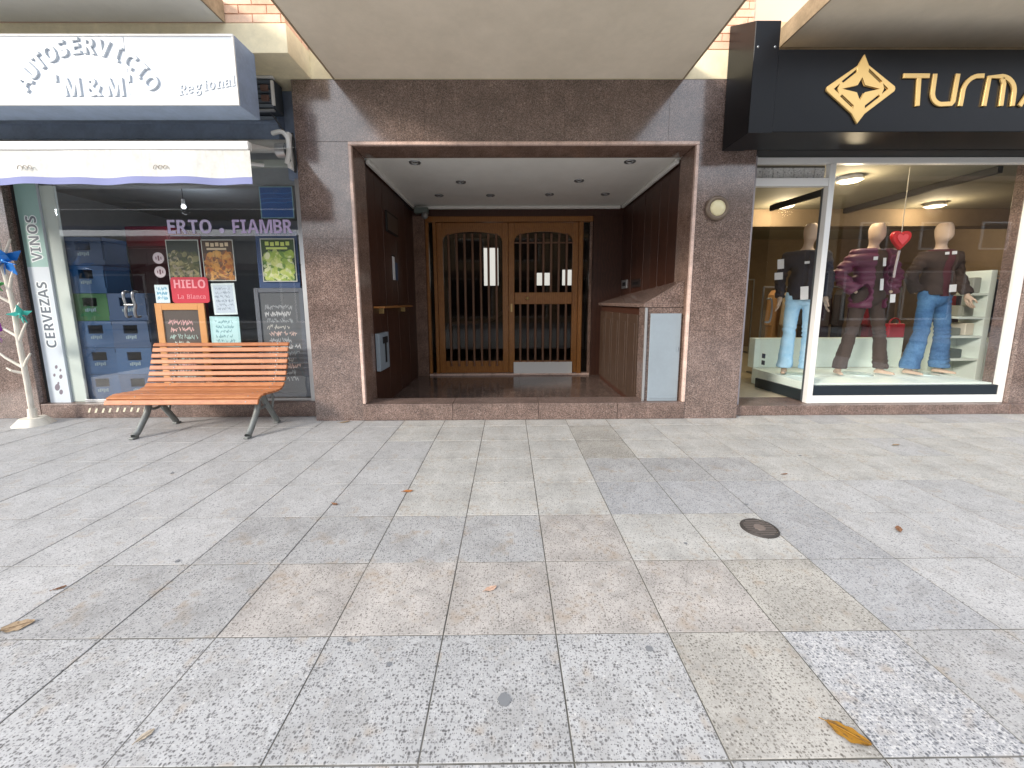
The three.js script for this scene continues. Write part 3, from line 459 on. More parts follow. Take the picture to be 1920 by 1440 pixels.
board('menu_board', 'wood framed board with pink writing behind the bench back', -3.985, -3.43, 0.21, 1.295, -0.272, std(0xd59a5c, 0.55), scribble('#57504c', ['#d8a8a8', '#e6b9b4', '#a9c9c2', '#c9d8cf', '#d6b9a8', '#9db8b0'], 8, 9, 256, 512), 0.075);
board('menu_board', 'tall grey framed chalkboard leaning beside the window frame', -2.86, -2.31, 0.21, 1.46, -0.272, std(0x59606a, 0.6), scribble('#565b60', ['#9aa0a4', '#b4b8ba', '#8d9599', '#a8aaa4', '#c2a9a0'], 12, 12, 256, 560), 0.05);
// beer crates behind the glass door
const crateGeo = (() => { const w = 0.41, h = 0.31, d = 0.34, L = []; const t = 0.02;
  L.push(bx(w, 0.06, d, 0.006).translate(0, 0.03, 0), bx(w, 0.05, t, 0.006).translate(0, h - 0.025, d / 2 - t / 2), bx(w, 0.05, t, 0.006).translate(0, h - 0.025, -d / 2 + t / 2), bx(t, 0.05, d, 0.006).translate(w / 2 - t / 2, h - 0.025, 0), bx(t, 0.05, d, 0.006).translate(-w / 2 + t / 2, h - 0.025, 0));
  for (const s of [-1, 1]) { L.push(bx(0.12, h - 0.1, t, 0.004).translate(s * 0.135, h / 2 + 0.005, d / 2 - t / 2), bx(t, h - 0.1, d - 0.03, 0.004).translate(s * (w / 2 - t / 2), h / 2, 0)); }
  L.push(bx(0.16, 0.11, t, 0.004).translate(0, 0.11, d / 2 - t / 2), bx(w - 0.03, h - 0.1, t, 0.004).translate(0, h / 2, -d / 2 + t / 2)); return join(L); })();
const crateBlue = std(0x0c4470, 0.65), crateNavy = std(0x0e365c, 0.65), crateGreen = std(0x145422, 0.65), mark = std(0x748a94, 0.6);
const crateMark = (() => { const L = []; for (let i = 0; i < 6; i++) L.push(bx(0.014, 0.03 + 0.012 * (i % 2), 0.003, 0).translate(-0.05 + i * 0.02, 0.004 * (i % 3), 0)); return join(L); })();
const stack = [[-4.765, -0.50, ['blue', 'blue', 'blue', 'green', 'blue', 'navy']], [-4.345, -0.49, ['navy', 'blue', 'navy', 'navy']]];
const crateName = { blue: crateBlue, navy: crateNavy, green: crateGreen };
const ordinal = ['lowest', 'second', 'third', 'fourth', 'fifth', 'topmost'];
stack.forEach(([x, z, list], si) => list.forEach((c, i) => {
  const where = ['in the tallest stack beside the pale jamb', 'in the lower stack behind the grocery door'][si], n = i === list.length - 1 ? 'topmost' : ordinal[i];
  const k = thing('beer_crate', `${n} crate, ${c} plastic, ${where}`, 'crate', [x + rr(-0.008, 0.008), 0.166 + i * 0.311, z], 'plastic beer crates in the grocery', 0.08 + rr(-0.03, 0.03));
  local(k, 'shell', crateGeo, crateName[c]); local(k, 'printed_mark', crateMark, mark, [0, 0.12, 0.171]);
}));
{ const f = thing('drinks_fridge', 'tall red drinks fridge inside the grocery', 'fridge', [-5.0, 0.15, -1.6]);
  slab(f, 'cabinet', std(0x7e2630, 0.45), -5.33, -4.72, 0.15, 2.36, -2.1, -1.5, 0.02); slab(f, 'door', std(0x5a2129, 0.3), -5.29, -4.76, 0.35, 2.05, -1.5, -1.47, 0.008); slab(f, 'handle', MAT.steel, -4.81, -4.79, 1.0, 1.5, -1.47, -1.44, 0.006); slab(f, 'sign_panel', std(0x9a2f38, 0.5), -5.31, -4.74, 2.08, 2.34, -1.5, -1.48, 0.006); }
{ const f = thing('shop_shelving', 'loaded grocery shelving against the back wall', 'shelving', [-3.3, 0.15, -3.1]);
  for (let i = 0; i < 5; i++) slab(f, 'shelf', std(0x9a9a96, 0.5), -4.4, -2.3, 0.3 + i * 0.42, 0.33 + i * 0.42, -3.34, -2.95, 0.004);
  for (const x of [-4.41, -3.35, -2.29]) slab(f, 'upright', std(0x7c7c7a, 0.5), x - 0.015, x + 0.015, 0.15, 2.3, -3.34, -2.97, 0.003);
  const pc = [0x8a4a3a, 0x4c6a8a, 0xa8925a, 0x5d7a52, 0xb0aca4, 0x73506a].map((c) => std(c, 0.5)); for (let i = 0; i < 5; i++) for (let j = 0; j < 12; j++) { const x = -4.3 + j * 0.165, h = rr(0.16, 0.32); slab(f, 'goods', pc[Math.floor(R() * 6)], x, x + 0.13, 0.331 + i * 0.42, 0.331 + i * 0.42 + h, -3.2, -2.98, 0.01); } }

// lit bulb inside the grocery
{ const l = thing('pendant_bulb', 'small lit bulb hanging inside the grocery', 'lamp', [-4.09, 2.46, -1.0]);
  part(l, 'bulb', new THREE.SphereGeometry(0.026, 14, 10), new THREE.MeshStandardMaterial({ color: 0x222222, emissive: 0xf4f8ff, emissiveIntensity: 2 }), [-4.09, 2.50, -1.0]); part(l, 'socket', new THREE.CylinderGeometry(0.018, 0.022, 0.06, 12), MAT.aluWhite, [-4.09, 2.56, -1.0]); part(l, 'cord', rod([-4.09, 2.58, -1.0], [-4.09, 2.78, -1.0], 0.004), MAT.rubber);
  const p = new THREE.PointLight(0xeaf2ff, 0.4, 0, 2); p.position.set(0, -0.02, 0); p.castShadow = true; p.shadow.radius = 2; l.add(p); }
// sign box over the grocery
{ const q = 0.865, Yq = (y) => 1.3 + (y - 1.3) * q, zf = 0.71;
  const s = thing('shop_sign', 'white lightbox shop sign with raised letters reading AUTOSERVICIO', 'sign', [-3.6, 2.92, 0.57]);
  const x1 = -2.214, x0 = -6.2, yb = 2.914, yt = 3.448, xm = -3.10;
  slab(s, 'sign_case', MAT.slate, x0, x1, yb, yt, 0.43, zf - 0.012, 0.006);
  slab(s, 'face_panel', MAT.signWhite, x0 + 0.01, xm - 0.001, yb + 0.018, yt - 0.018, zf - 0.012, zf - 0.003, 0.003); slab(s, 'face_panel', MAT.signWhite, xm + 0.001, x1 - 0.012, yb + 0.018, yt - 0.018, zf - 0.012, zf - 0.003, 0.003);
  slab(s, 'sign_rim', MAT.aluWhite, x0, x1, yb, yb + 0.019, zf - 0.012, zf + 0.004, 0.004); slab(s, 'sign_rim', MAT.aluWhite, x0, x1, yt - 0.019, yt, zf - 0.012, zf + 0.004, 0.004); slab(s, 'sign_rim', MAT.aluWhite, x1 - 0.013, x1, yb + 0.019, yt - 0.019, zf - 0.012, zf + 0.004, 0.004);
  for (const x of [-2.4, -3.4, -4.4, -5.4]) slab(s, 'hanger', MAT.slate, x - 0.02, x + 0.02, yt + 0.001, 3.466, 0.45, 0.6, 0.003);
  const word = 'AUTOSERVICIO', cx = -3.43, cy = 2.795, ra = 0.60;
  [...word].forEach((ch, i) => { const a = (i / (word.length - 1) - 0.5) * 2.06, g = glyph(ch, 0.118, 0.011, font, 0.003), bb = g.boundingBox; g.translate(-(bb.min.x + bb.max.x) / 2, -0.052, 0); part(s, 'letter', g, MAT.letterWhite, [cx + ra * 0.99 * Math.sin(a), cy + ra * Math.cos(a) * 0.93, zf - 0.002], [0, 0, -a * 0.92]); });
  { let x = -3.70; for (const [ch, dy] of [["'", 0.02], ['M', 0], ['&', 0], ['M', 0], ["'", 0.02]]) { const g = glyph(ch, 0.135, 0.009, font, 0.003), bb = g.boundingBox; part(s, 'letter', g, MAT.letterWhite, [x - bb.min.x, 2.985 + dy, zf - 0.002]); x += bb.max.x - bb.min.x + 0.035; } }
  { let x = -2.70; for (const ch of 'Regional') { const g = glyph(ch, 0.072, 0.004, serif, 0.0015); g.applyMatrix4(new THREE.Matrix4().makeShear(0, 0, 0.25, 0, 0, 0)); const bb = g.boundingBox; part(s, 'letter', g, MAT.letterWhite, [x - bb.min.x, 2.99 + (x + 2.7) * 0.16, zf - 0.002], [0, 0, 0.16]); x += bb.max.x - bb.min.x + 0.006; } }
}
// slate-coloured fascia under the sign, vent beside it
{ const f = thing('metal_fascia', 'slate blue metal fascia strip above the white awning', 'fascia', [-4.2, 2.94, -0.1]);
  slab(f, 'panel', MAT.slate, -7.0, -2.34, 2.945, 3.46, -0.29, -0.10, 0.006); slab(f, 'lip', MAT.slate, -7.0, -2.34, 3.10, 3.125, -0.10, -0.085, 0.004); 
  slab(f, 'drip_rail', std(0x87919c, 0.5), -2.60, -2.345, 3.135, 3.16, -0.099, -0.06, 0.004); }
{ const v = thing('vent_grille', 'dark louvred vent box between the lightbox sign and the granite pillar', 'vent', [-2.4, 3.1, -0.05]);
  slab(v, 'recess', MAT.slate, -2.338, -2.133, 2.6, 3.467, -0.29, -0.22, 0); slab(v, 'case', std(0x3a4149, 0.6), -2.56, -2.27, 3.17, 3.44, -0.098, 0.06, 0.004);
  for (let i = 0; i < 6; i++) part(v, 'louvre', bx(0.25, 0.03, 0.012, 0.002), std(0x59626c, 0.5), [-2.41, 3.20 + i * 0.042, 0.068], [0.6, 0, 0]);
  slab(v, 'frame_bar', MAT.aluWhite, -2.56, -2.262, 3.441, 3.462, 0.04, 0.085, 0.003); slab(v, 'frame_bar', MAT.aluWhite, -2.288, -2.262, 3.2, 3.42, 0.062, 0.085, 0.003); slab(v, 'frame_bar', MAT.alu, -2.54, -2.28, 3.15, 3.168, 0.04, 0.075, 0.003);
  for (const y of [3.25, 3.34]) slab(v, 'relay_box', std(0x6a5048, 0.5), -2.38, -2.31, y - 0.02, y + 0.035, 0.078, 0.10, 0.004);
  part(v, 'loose_cable', tube([[-2.34, 3.15, 0.03], [-2.30, 3.10, 0.03], [-2.25, 3.02, 0.02], [-2.2, 2.95, 0.0]], 0.008, 20, 6), std(0x3c3f45, 0.7)); }
// awning
{ const a = thing('shop_awning', 'short white awning with a purple hem over the grocery window', 'awning', [-4, 2.27, 0.4]);
  const x0 = -6.2, x1 = -2.116, NX = 90, NY = 8, P = [], I = [], Cc = [];
  const canvasT = texture(512, (u, v) => { const n = noise(u, v, 5, 421) * 0.4 + noise(u, v, 16, 422) * 0.3 + noise(u, v, 60, 423) * 0.3, st = Math.max(0, noise(u, (v * 0.2) % 1, 40, 424) - 0.6) * 0.10, k = 1 - 0.16 * (n - 0.3) - st; return [218 * k, 218 * k, 213 * k]; }, true, 0.9), hemMat = std(0x8288b4, 0.8);
  const zb = 0.80;
  function sheet(yTop, yBot, zf, hem) { const g = new THREE.PlaneGeometry(x1 - x0, 1, NX, NY), p = g.attributes.position; for (let i = 0; i < p.count; i++) { const x = p.getX(i) + (x0 + x1) / 2, t = 0.5 - p.getY(i), w = 0.010 * Math.sin(x * 6.1) + 0.007 * Math.sin(x * 14.1 + 1), yb = yBot + 0.35 * w, ya = yTop + (hem ? 0.35 * w : 0); p.setXYZ(i, x, ya + (yb - ya) * t, zf + w * 0.9 * (hem ? 1 : t) + 0.008 * Math.sin(x * 3.6)); } g.computeVertexNormals(); return wuv(g); }
  const clothMat = new THREE.MeshPhysicalMaterial({ map: canvasT, roughness: 0.95, side: THREE.DoubleSide });
  part(a, 'valance', sheet(2.535, 2.327, zb, 0), clothMat);
  part(a, 'hem', sheet(2.3265, 2.272, zb + 0.0015, 1), Object.assign(hemMat, { side: THREE.DoubleSide }));
  slab(a, 'front_bar', MAT.aluWhite, x0, x1, 2.537, 2.607, zb - 0.05, zb + 0.004, 0.012);
  { const top = new THREE.PlaneGeometry(x1 - x0, 0.84, 40, 6), p = top.attributes.position; for (let i = 0; i < p.count; i++) { const t = 0.5 - p.getY(i) / 0.84; p.setXYZ(i, p.getX(i) + (x0 + x1) / 2, 2.862 - 0.262 * t - 0.03 * Math.sin(Math.PI * t), -0.04 + (zb - 0.0) * t); } top.computeVertexNormals(); part(a, 'canopy', wuv(top), clothMat); }
  for (const x of [-2.45, -4.6]) part(a, 'folding_arm', join([rod([x, 2.68, -0.03], [x - 0.45, 2.62, 0.34], 0.018), rod([x - 0.45, 2.62, 0.34], [x - 0.05, 2.565, zb - 0.06], 0.016)]), MAT.aluWhite);
  part(a, 'roller_tube', new THREE.CylinderGeometry(0.062, 0.062, 4.0, 24).rotateZ(Math.PI / 2), std(0xc4c4c0, 0.55), [-4.22, 2.865, -0.04]);
  slab(a, 'rear_bar', std(0x9aa39e, 0.5), -6.2, -2.23, 2.66, 2.73, -0.06, 0.0, 0.01);
  const br = part(a, 'bracket', bx(0.045, 0.34, 0.12, 0.012), MAT.aluWhite, [-2.18, 2.80, 0.0]); part(br, 'gear_housing', new THREE.CylinderGeometry(0.07, 0.07, 0.09, 18).rotateZ(Math.PI / 2), MAT.alu, [-2.25, 2.80, 0.03]); part(br, 'bolt', new THREE.CylinderGeometry(0.026, 0.026, 0.05, 8).rotateX(Math.PI / 2), MAT.steel, [-2.19, 2.93, 0.07]); part(br, 'bolt', new THREE.CylinderGeometry(0.022, 0.022, 0.05, 8).rotateX(Math.PI / 2), MAT.steel, [-2.18, 2.70, 0.07]); part(br, 'bolt', new THREE.CylinderGeometry(0.022, 0.022, 0.05, 8).rotateX(Math.PI / 2), MAT.steel, [-2.18, 2.82, 0.07]); part(br, 'crank_arm', tube([[-2.32, 2.95, 0.06], [-2.22, 2.955, 0.08], [-2.16, 2.90, 0.09], [-2.155, 2.78, 0.09], [-2.19, 2.66, 0.08]], 0.022, 24, 8), MAT.aluWhite); part(br, 'crank_cable', tube([[-2.165, 2.98, -0.02], [-2.14, 2.87, 0.02], [-2.135, 2.7, 0.02], [-2.155, 2.6, 0.0]], 0.012, 16, 6), MAT.rubber);
  // faint printed curls on the cloth
  for (const x of [-2.84, -3.94]) { const c = []; for (let i = 0; i <= 20; i++) c.push([x - 0.06 + i * 0.006, 2.385 + 0.03 * Math.abs(Math.sin(i * 0.47)), zb + 0.0155 + 0.003 * Math.sin(i)]); part(a, 'printed_curl', tube(c, 0.0035, 40, 4), std(0xb2aaa0, 0.9)); }
}

// ------------------------------------------------------------------ clothing store (right): shopfront and room
const C = thing('clothing_shopfront', 'clothing shopfront with white frames and a big display window', 'shopfront', [4.2, 0, -0.2]);
const shopWall = std(0xffffff, 0.8, 0, { map: grime([120, 104, 84], 0.15, 441, 1.4) }), shopCeil = std(0xffffff, 0.85, 0, { map: grime([138, 134, 118], 0.1, 445, 1.6) }), shopFloor = std(0xffffff, 0.35, 0, { map: grime([188, 178, 156], 0.15, 449, 1.2) });
slab(C, 'room_wall', shopWall, 2.38, 9.2, 0, 3.2, -6.1, -5.95, 0); slab(C, 'room_wall', shopWall, 2.38, 2.53, 0, 3.2, -5.95, -0.31, 0); slab(C, 'room_wall', shopWall, 9.05, 9.2, 0, 3.2, -5.95, -0.42, 0);
slab(C, 'room_ceiling', shopCeil, 2.53, 9.05, 2.80, 2.92, -5.95, -0.25, 0); slab(C, 'room_floor', shopFloor, 2.53, 9.05, 0.0, 0.118, -5.95, -0.5, 0);
slab(C, 'ceiling_beam', shopWall, 2.55, 9.0, 2.52, 2.799, -2.9, -2.6, 0.004); slab(C, 'ceiling_track', MAT.blackMatte, 5.56, 5.62, 2.72, 2.797, -2.58, -0.45, 0.004);
slab(C, 'step', MAT.graniteStep, 2.535, 5.714, 0, 0.116, -0.5, -0.09, 0.008); slab(C, 'step', MAT.graniteStep, 5.715, 8.5, 0, 0.116, -0.118, -0.085, 0.006);
slab(C, 'jamb', std(0xa9a3a8, 0.45), 2.535, 2.625, 0.117, 2.80, -0.24, -0.13, 0.006); slab(C, 'jamb', MAT.rubber, 2.626, 2.65, 0.117, 2.50, -0.24, -0.19, 0.003);
slab(C, 'top_rail', MAT.aluWhite, 2.626, 5.72, 2.737, 2.798, -0.24, -0.17, 0.006); slab(C, 'transom_rail', MAT.aluWhite, 2.626, 3.428, 2.508, 2.592, -0.24, -0.17, 0.006);
for (let i = 0; i < 7; i++) slab(C, 'transom_tile', std(0xffffff, 0.4, 0, { map: kinds.K }), 2.632 + i * 0.113, 2.632 + i * 0.113 + 0.108, 2.602, 2.71, -0.25, -0.225, 0.004);
slab(C, 'transom_backing', std(0x5f5d55, 0.8), 2.626, 3.428, 2.593, 2.736, -0.262, -0.251, 0);
slab(C, 'post', MAT.aluWhite, 3.43, 3.492, 0.117, 2.736, -0.24, -0.165, 0.006); slab(C, 'post', MAT.aluWhite, 5.652, 5.712, 0.117, 2.736, -0.24, -0.165, 0.006);
slab(C, 'bottom_rail', MAT.aluWhite, 3.493, 5.651, 0.117, 0.208, -0.24, -0.17, 0.006); slab(C, 'plinth_band', std(0x16222c, 0.35), 3.493, 5.651, 0.209, 0.322, -0.235, -0.18, 0.004);
slab(C, 'glass_pane', MAT.glass, 3.493, 5.651, 0.323, 2.736, -0.208, -0.202, 0);
{ const mint = std(0xffffff, 0.45, 0, { map: grime([234, 249, 242], 0.05, 453, 1.2) });
  slab(C, 'display_platform', mint, 3.50, 5.65, 0.119, 0.335, -1.35, -0.245, 0.004); slab(C, 'platform_back', mint, 3.52, 5.65, 0.336, 0.76, -1.5, -1.36, 0.004);
  slab(C, 'side_plinth', mint, 6.2, 7.4, 0.119, 0.74, -1.6, -0.9, 0.004); slab(C, 'counter', std(0xc9c4b4, 0.5), 2.70, 3.35, 0.119, 1.15, -3.4, -1.6, 0.006); }
// open glass door leaf, swung inwards
{ const d = new THREE.Group(); d.name = 'door_leaf'; d.position.set(3.45 - 4.2, 0.117, -0.245 + 0.2); d.rotation.y = Math.PI / 2 + 0.10; C.add(d);
  local(d, 'glass_pane', wuv(new THREE.BoxGeometry(0.74, 2.22, 0.008)), MAT.glass, [0.40, 1.24, 0]); local(d, 'bottom_bar', bx(0.78, 0.13, 0.035, 0.005), std(0x20282c, 0.4), [0.40, 0.075, 0]); local(d, 'top_bar', bx(0.78, 0.07, 0.035, 0.005), std(0x2b2f31, 0.4), [0.40, 2.35, 0]);
  local(d, 'hinge_stile', bx(0.03, 2.38, 0.04, 0.005), std(0x5a6064, 0.4, 0.4), [0.01, 1.2, 0]); local(d, 'pull_handle', tube([[0.72, 0.9, 0], [0.72, 0.9, 0.06], [0.72, 1.2, 0.06], [0.72, 1.2, 0]], 0.012, 24, 8), MAT.steel); local(d, 'door_sticker', bx(0.06, 0.06, 0.004), std(0x22385c, 0.5), [0.7, 0.45, 0.008]); local(d, 'door_sticker', bx(0.06, 0.06, 0.004), std(0x22385c, 0.5), [0.7, 0.36, 0.008]); }
// lit ceiling lamps
[[4.21, -0.85, 'beside the front glass'], [4.33, -2.2, 'above the store aisle'], [6.7, -2.2, 'near the black ceiling track'], [7.9, -3.2, 'deep in the store']].forEach(([x, z, w]) => {
  const l = thing('ceiling_lamp', 'round lit ceiling lamp of the clothing store ' + w, 'lamp', [x, 2.72, z], 'lit ceiling lamps of the clothing store');
  part(l, 'housing', new THREE.CylinderGeometry(0.12, 0.13, 0.05, 28), MAT.aluWhite, [x, z < -2.6 ? 2.77 : 2.774, z]);
  part(l, 'diffuser', new THREE.CylinderGeometry(0.105, 0.1, 0.012, 28), new THREE.MeshStandardMaterial({ color: 0x222222, emissive: 0xfff0cc, emissiveIntensity: 3.2 }), [x, 2.742, z]);
  const p = new THREE.PointLight(0xffe8c0, 1.7, 0, 2); p.position.set(0, -0.03, 0); p.castShadow = true; p.shadow.radius = 5; l.add(p); });
// sign
{ const s = thing('shop_sign', 'black box shop sign with gold diamond emblem and gold letters reading TURMA', 'sign', [4.5, 2.8, 0.2]);
  slab(s, 'sign_box', MAT.black, 2.19, 8.4, 2.805, 3.487, 0.012, 0.448, 0.006);
  slab(s, 'rear_fascia', MAT.blackMatte, 2.535, 8.4, 2.80, 2.96, -0.24, 0.010, 0.004);
  { const sh = new THREE.Shape([[0.012, 2.80], [0.448, 2.80], [0.448, 3.705], [0.012, 3.93]].map((p) => new THREE.Vector2(...p))); const g = new THREE.ExtrudeGeometry(sh, { depth: 0.215, bevelEnabled: true, bevelSize: 0.004, bevelThickness: 0.004, bevelSegments: 1 }); g.rotateY(-Math.PI / 2); part(s, 'end_post', wuv(g), MAT.black, [2.386, 0, 0.004]); }
  for (const x of [2.2, 2.35]) part(s, 'screw', new THREE.SphereGeometry(0.012, 8, 6), MAT.steel, [x, 3.50, 0.452]);
  // emblem
  const V = (x, y) => new THREE.Vector2(x, y), cx = 3.143, cy = 3.157, sh = new THREE.Shape([V(0, 0.275), V(0.045, 0.19), V(0.30, 0.018), V(0.305, 0), V(0.30, -0.018), V(0.055, -0.205), V(0, -0.285), V(-0.055, -0.205), V(-0.30, -0.018), V(-0.305, 0), V(-0.30, 0.018), V(-0.045, 0.19)]);
  sh.holes.push(new THREE.Path([V(0, 0.095), V(0.034, 0.03), V(0.17, 0), V(0.034, -0.03), V(0, -0.095), V(-0.034, -0.03), V(-0.17, 0), V(-0.034, 0.03)]));
  for (const q of [-1, 1]) sh.holes.push(new THREE.Path([V(q * 0.19, 0.045), V(q * 0.245, 0), V(q * 0.19, -0.045), V(q * 0.205, 0)]));
  for (const [a, b] of [[-1, 1], [1, 1], [1, -1], [-1, -1]]) sh.holes.push(new THREE.Path([V(a * 0.052, b * 0.165), V(a * 0.182, b * 0.062), V(a * 0.165, b * 0.046), V(a * 0.05, b * 0.136)]));
  part(s, 'emblem', new THREE.ExtrudeGeometry(sh, { depth: 0.010, bevelEnabled: true, bevelSize: 0.003, bevelThickness: 0.004, bevelSegments: 2 }), MAT.gold, [cx, cy, 0.4525]);
  // letters drawn as flat strokes
  function stroke(pts, w = 0.035) { const v = pts.map((p) => V(...p)), Lf = [], Rt = []; v.forEach((p, i) => { const a = v[Math.max(0, i - 1)], b = v[Math.min(v.length - 1, i + 1)], t = b.clone().sub(a).normalize(), n = V(-t.y, t.x).multiplyScalar(w / 2); Lf.push(p.clone().add(n)); Rt.unshift(p.clone().sub(n)); }); return clean(new THREE.ExtrudeGeometry(new THREE.Shape([...Lf, ...Rt]), { depth: 0.010, bevelEnabled: true, bevelSize: 0.002, bevelThickness: 0.003, bevelSegments: 1 })); }
  const arc = (x, y, r, a0, a1, n = 8) => Array.from({ length: n + 1 }, (_, i) => { const a = (a0 + (a1 - a0) * i / n) * Math.PI / 180; return [x + r * Math.cos(a), y + r * Math.sin(a)]; });
  const up = 3.265, dn = 3.018;
  const L = { T: [[[3.515, up], [3.745, up]], [[3.655, up - 0.02], [3.672, dn]]],
    U: [[[3.795, up + 0.015], [3.795, 3.13], ...arc(3.895, 3.13, 0.10, 190, 262), [3.98, 3.036], [3.99, 3.05], [4.0, up + 0.015]]],
    R: [[[4.06, dn], [4.065, 3.10], ...arc(4.195, 3.135, 0.13, 180, 100), [4.235, up]]],
    M: [[[4.275, dn], [4.285, up - 0.01], [4.40, up - 0.004], ...arc(4.39, 3.12, 0.14, 80, 5), [4.532, dn]], [[4.40, up - 0.02], [4.424, 3.2], [4.428, dn]]],
    A: [[[4.60, dn], [4.735, up + 0.01], [4.87, dn]]] };
  for (const k of 'TURMA') part(s, 'letter', join(L[k].map((p) => stroke(p))), MAT.gold, [0, 0, 0.4515]);
}

// ------------------------------------------------------------------ mannequins: one marched surface per body, clothes as children
function marched(lo, hi, res, sdf) {
  const mc = new MarchingCubes(res, MAT.aluWhite, false, false, 120000); mc.isolation = 0; const n = res, hs = n / 2;
  for (let k = 0; k < n; k++) for (let j = 0; j < n; j++) for (let i = 0; i < n; i++) {
    const x = lo[0] + (hi[0] - lo[0]) * i / n, y = lo[1] + (hi[1] - lo[1]) * j / n, z = lo[2] + (hi[2] - lo[2]) * k / n; mc.field[i + j * n + k * n * n] = -sdf(x, y, z); }
  mc.update(); const g = new THREE.BufferGeometry(), P = mc.positionArray.slice(0, mc.count * 3);
  for (let i = 0; i < P.length; i += 3) for (let q = 0; q < 3; q++) P[i + q] = lo[q] + (hi[q] - lo[q]) * (P[i + q] + 1) / 2;
  g.setAttribute('position', new THREE.BufferAttribute(P, 3)); const m = mergeVertices(g, 1e-5); m.computeVertexNormals();
  m.setAttribute('uv', new THREE.BufferAttribute(new Float32Array(m.attributes.position.count * 2).map((_, i) => i % 2 ? m.attributes.position.getY(i >> 1) : m.attributes.position.getX(i >> 1)), 2)); return m;
}
const cap = (x, y, z, a, b, ra, rb, sq = 1) => { const bx_ = b[0] - a[0], by = b[1] - a[1], bz = b[2] - a[2], px = x - a[0], py = y - a[1], pz = z - a[2]; let t = (px * bx_ + py * by + pz * bz) / (bx_ * bx_ + by * by + bz * bz + 1e-9); t = t < 0 ? 0 : t > 1 ? 1 : t; return Math.hypot(px - t * bx_, py - t * by, (pz - t * bz) * sq) - (ra + (rb - ra) * t); };
const smin = (a, b, k) => { const h = Math.max(k - Math.abs(a - b), 0) / k; return Math.min(a, b) - h * h * k * 0.25; };
const ell = (x, y, z, c, r) => { const k = Math.hypot((x - c[0]) / r[0], (y - c[1]) / r[1], (z - c[2]) / r[2]); return (k - 1) * Math.min(...r); };
function hand(w, dir, side) {                                    // palm, four fingers of unequal length, thumb from the palm's side
  const [wx, wy, wz] = w, D = new THREE.Vector3(...dir).normalize(), S_ = new THREE.Vector3(0, 0, 1), N = new THREE.Vector3().crossVectors(D, S_).normalize(), at = (l, s, n) => [wx + D.x * l + S_.x * s + N.x * n, wy + D.y * l + S_.y * s + N.y * n, wz + D.z * l + S_.z * s + N.z * n];
  const F = [[0.028, 0.082], [0.010, 0.094], [-0.010, 0.088], [-0.028, 0.068]], c = at(0.09, 0, 0);
  return marched([c[0] - 0.13, c[1] - 0.13, c[2] - 0.13], [c[0] + 0.13, c[1] + 0.13, c[2] + 0.13], 46, (x, y, z) => {
    let d = cap(x, y, z, at(-0.02, 0, 0), at(0.03, 0, 0), 0.024, 0.026); d = smin(d, smin(cap(x, y, z, at(0.03, 0.02, 0), at(0.085, 0.026, 0), 0.018, 0.014), cap(x, y, z, at(0.03, -0.02, 0), at(0.085, -0.026, 0), 0.018, 0.014), 0.03), 0.02);
    for (const [s, l] of F) { const a = at(0.085, s, 0), b = at(0.085 + l * 0.5, s * 1.1, -side * 0.008), e = at(0.085 + l * 0.9, s * 1.1, -side * 0.03); d = Math.min(d, Math.min(cap(x, y, z, a, b, 0.0095, 0.009), cap(x, y, z, b, e, 0.009, 0.0078))); }
    const t0 = at(0.03, 0.03, 0), t1 = at(0.065, 0.062, -side * 0.012), t2 = at(0.1, 0.068, -side * 0.022); return smin(d, Math.min(cap(x, y, z, t0, t1, 0.013, 0.011), cap(x, y, z, t1, t2, 0.011, 0.009)), 0.012); });
}
const skin = std(0xbda691, 0.5);
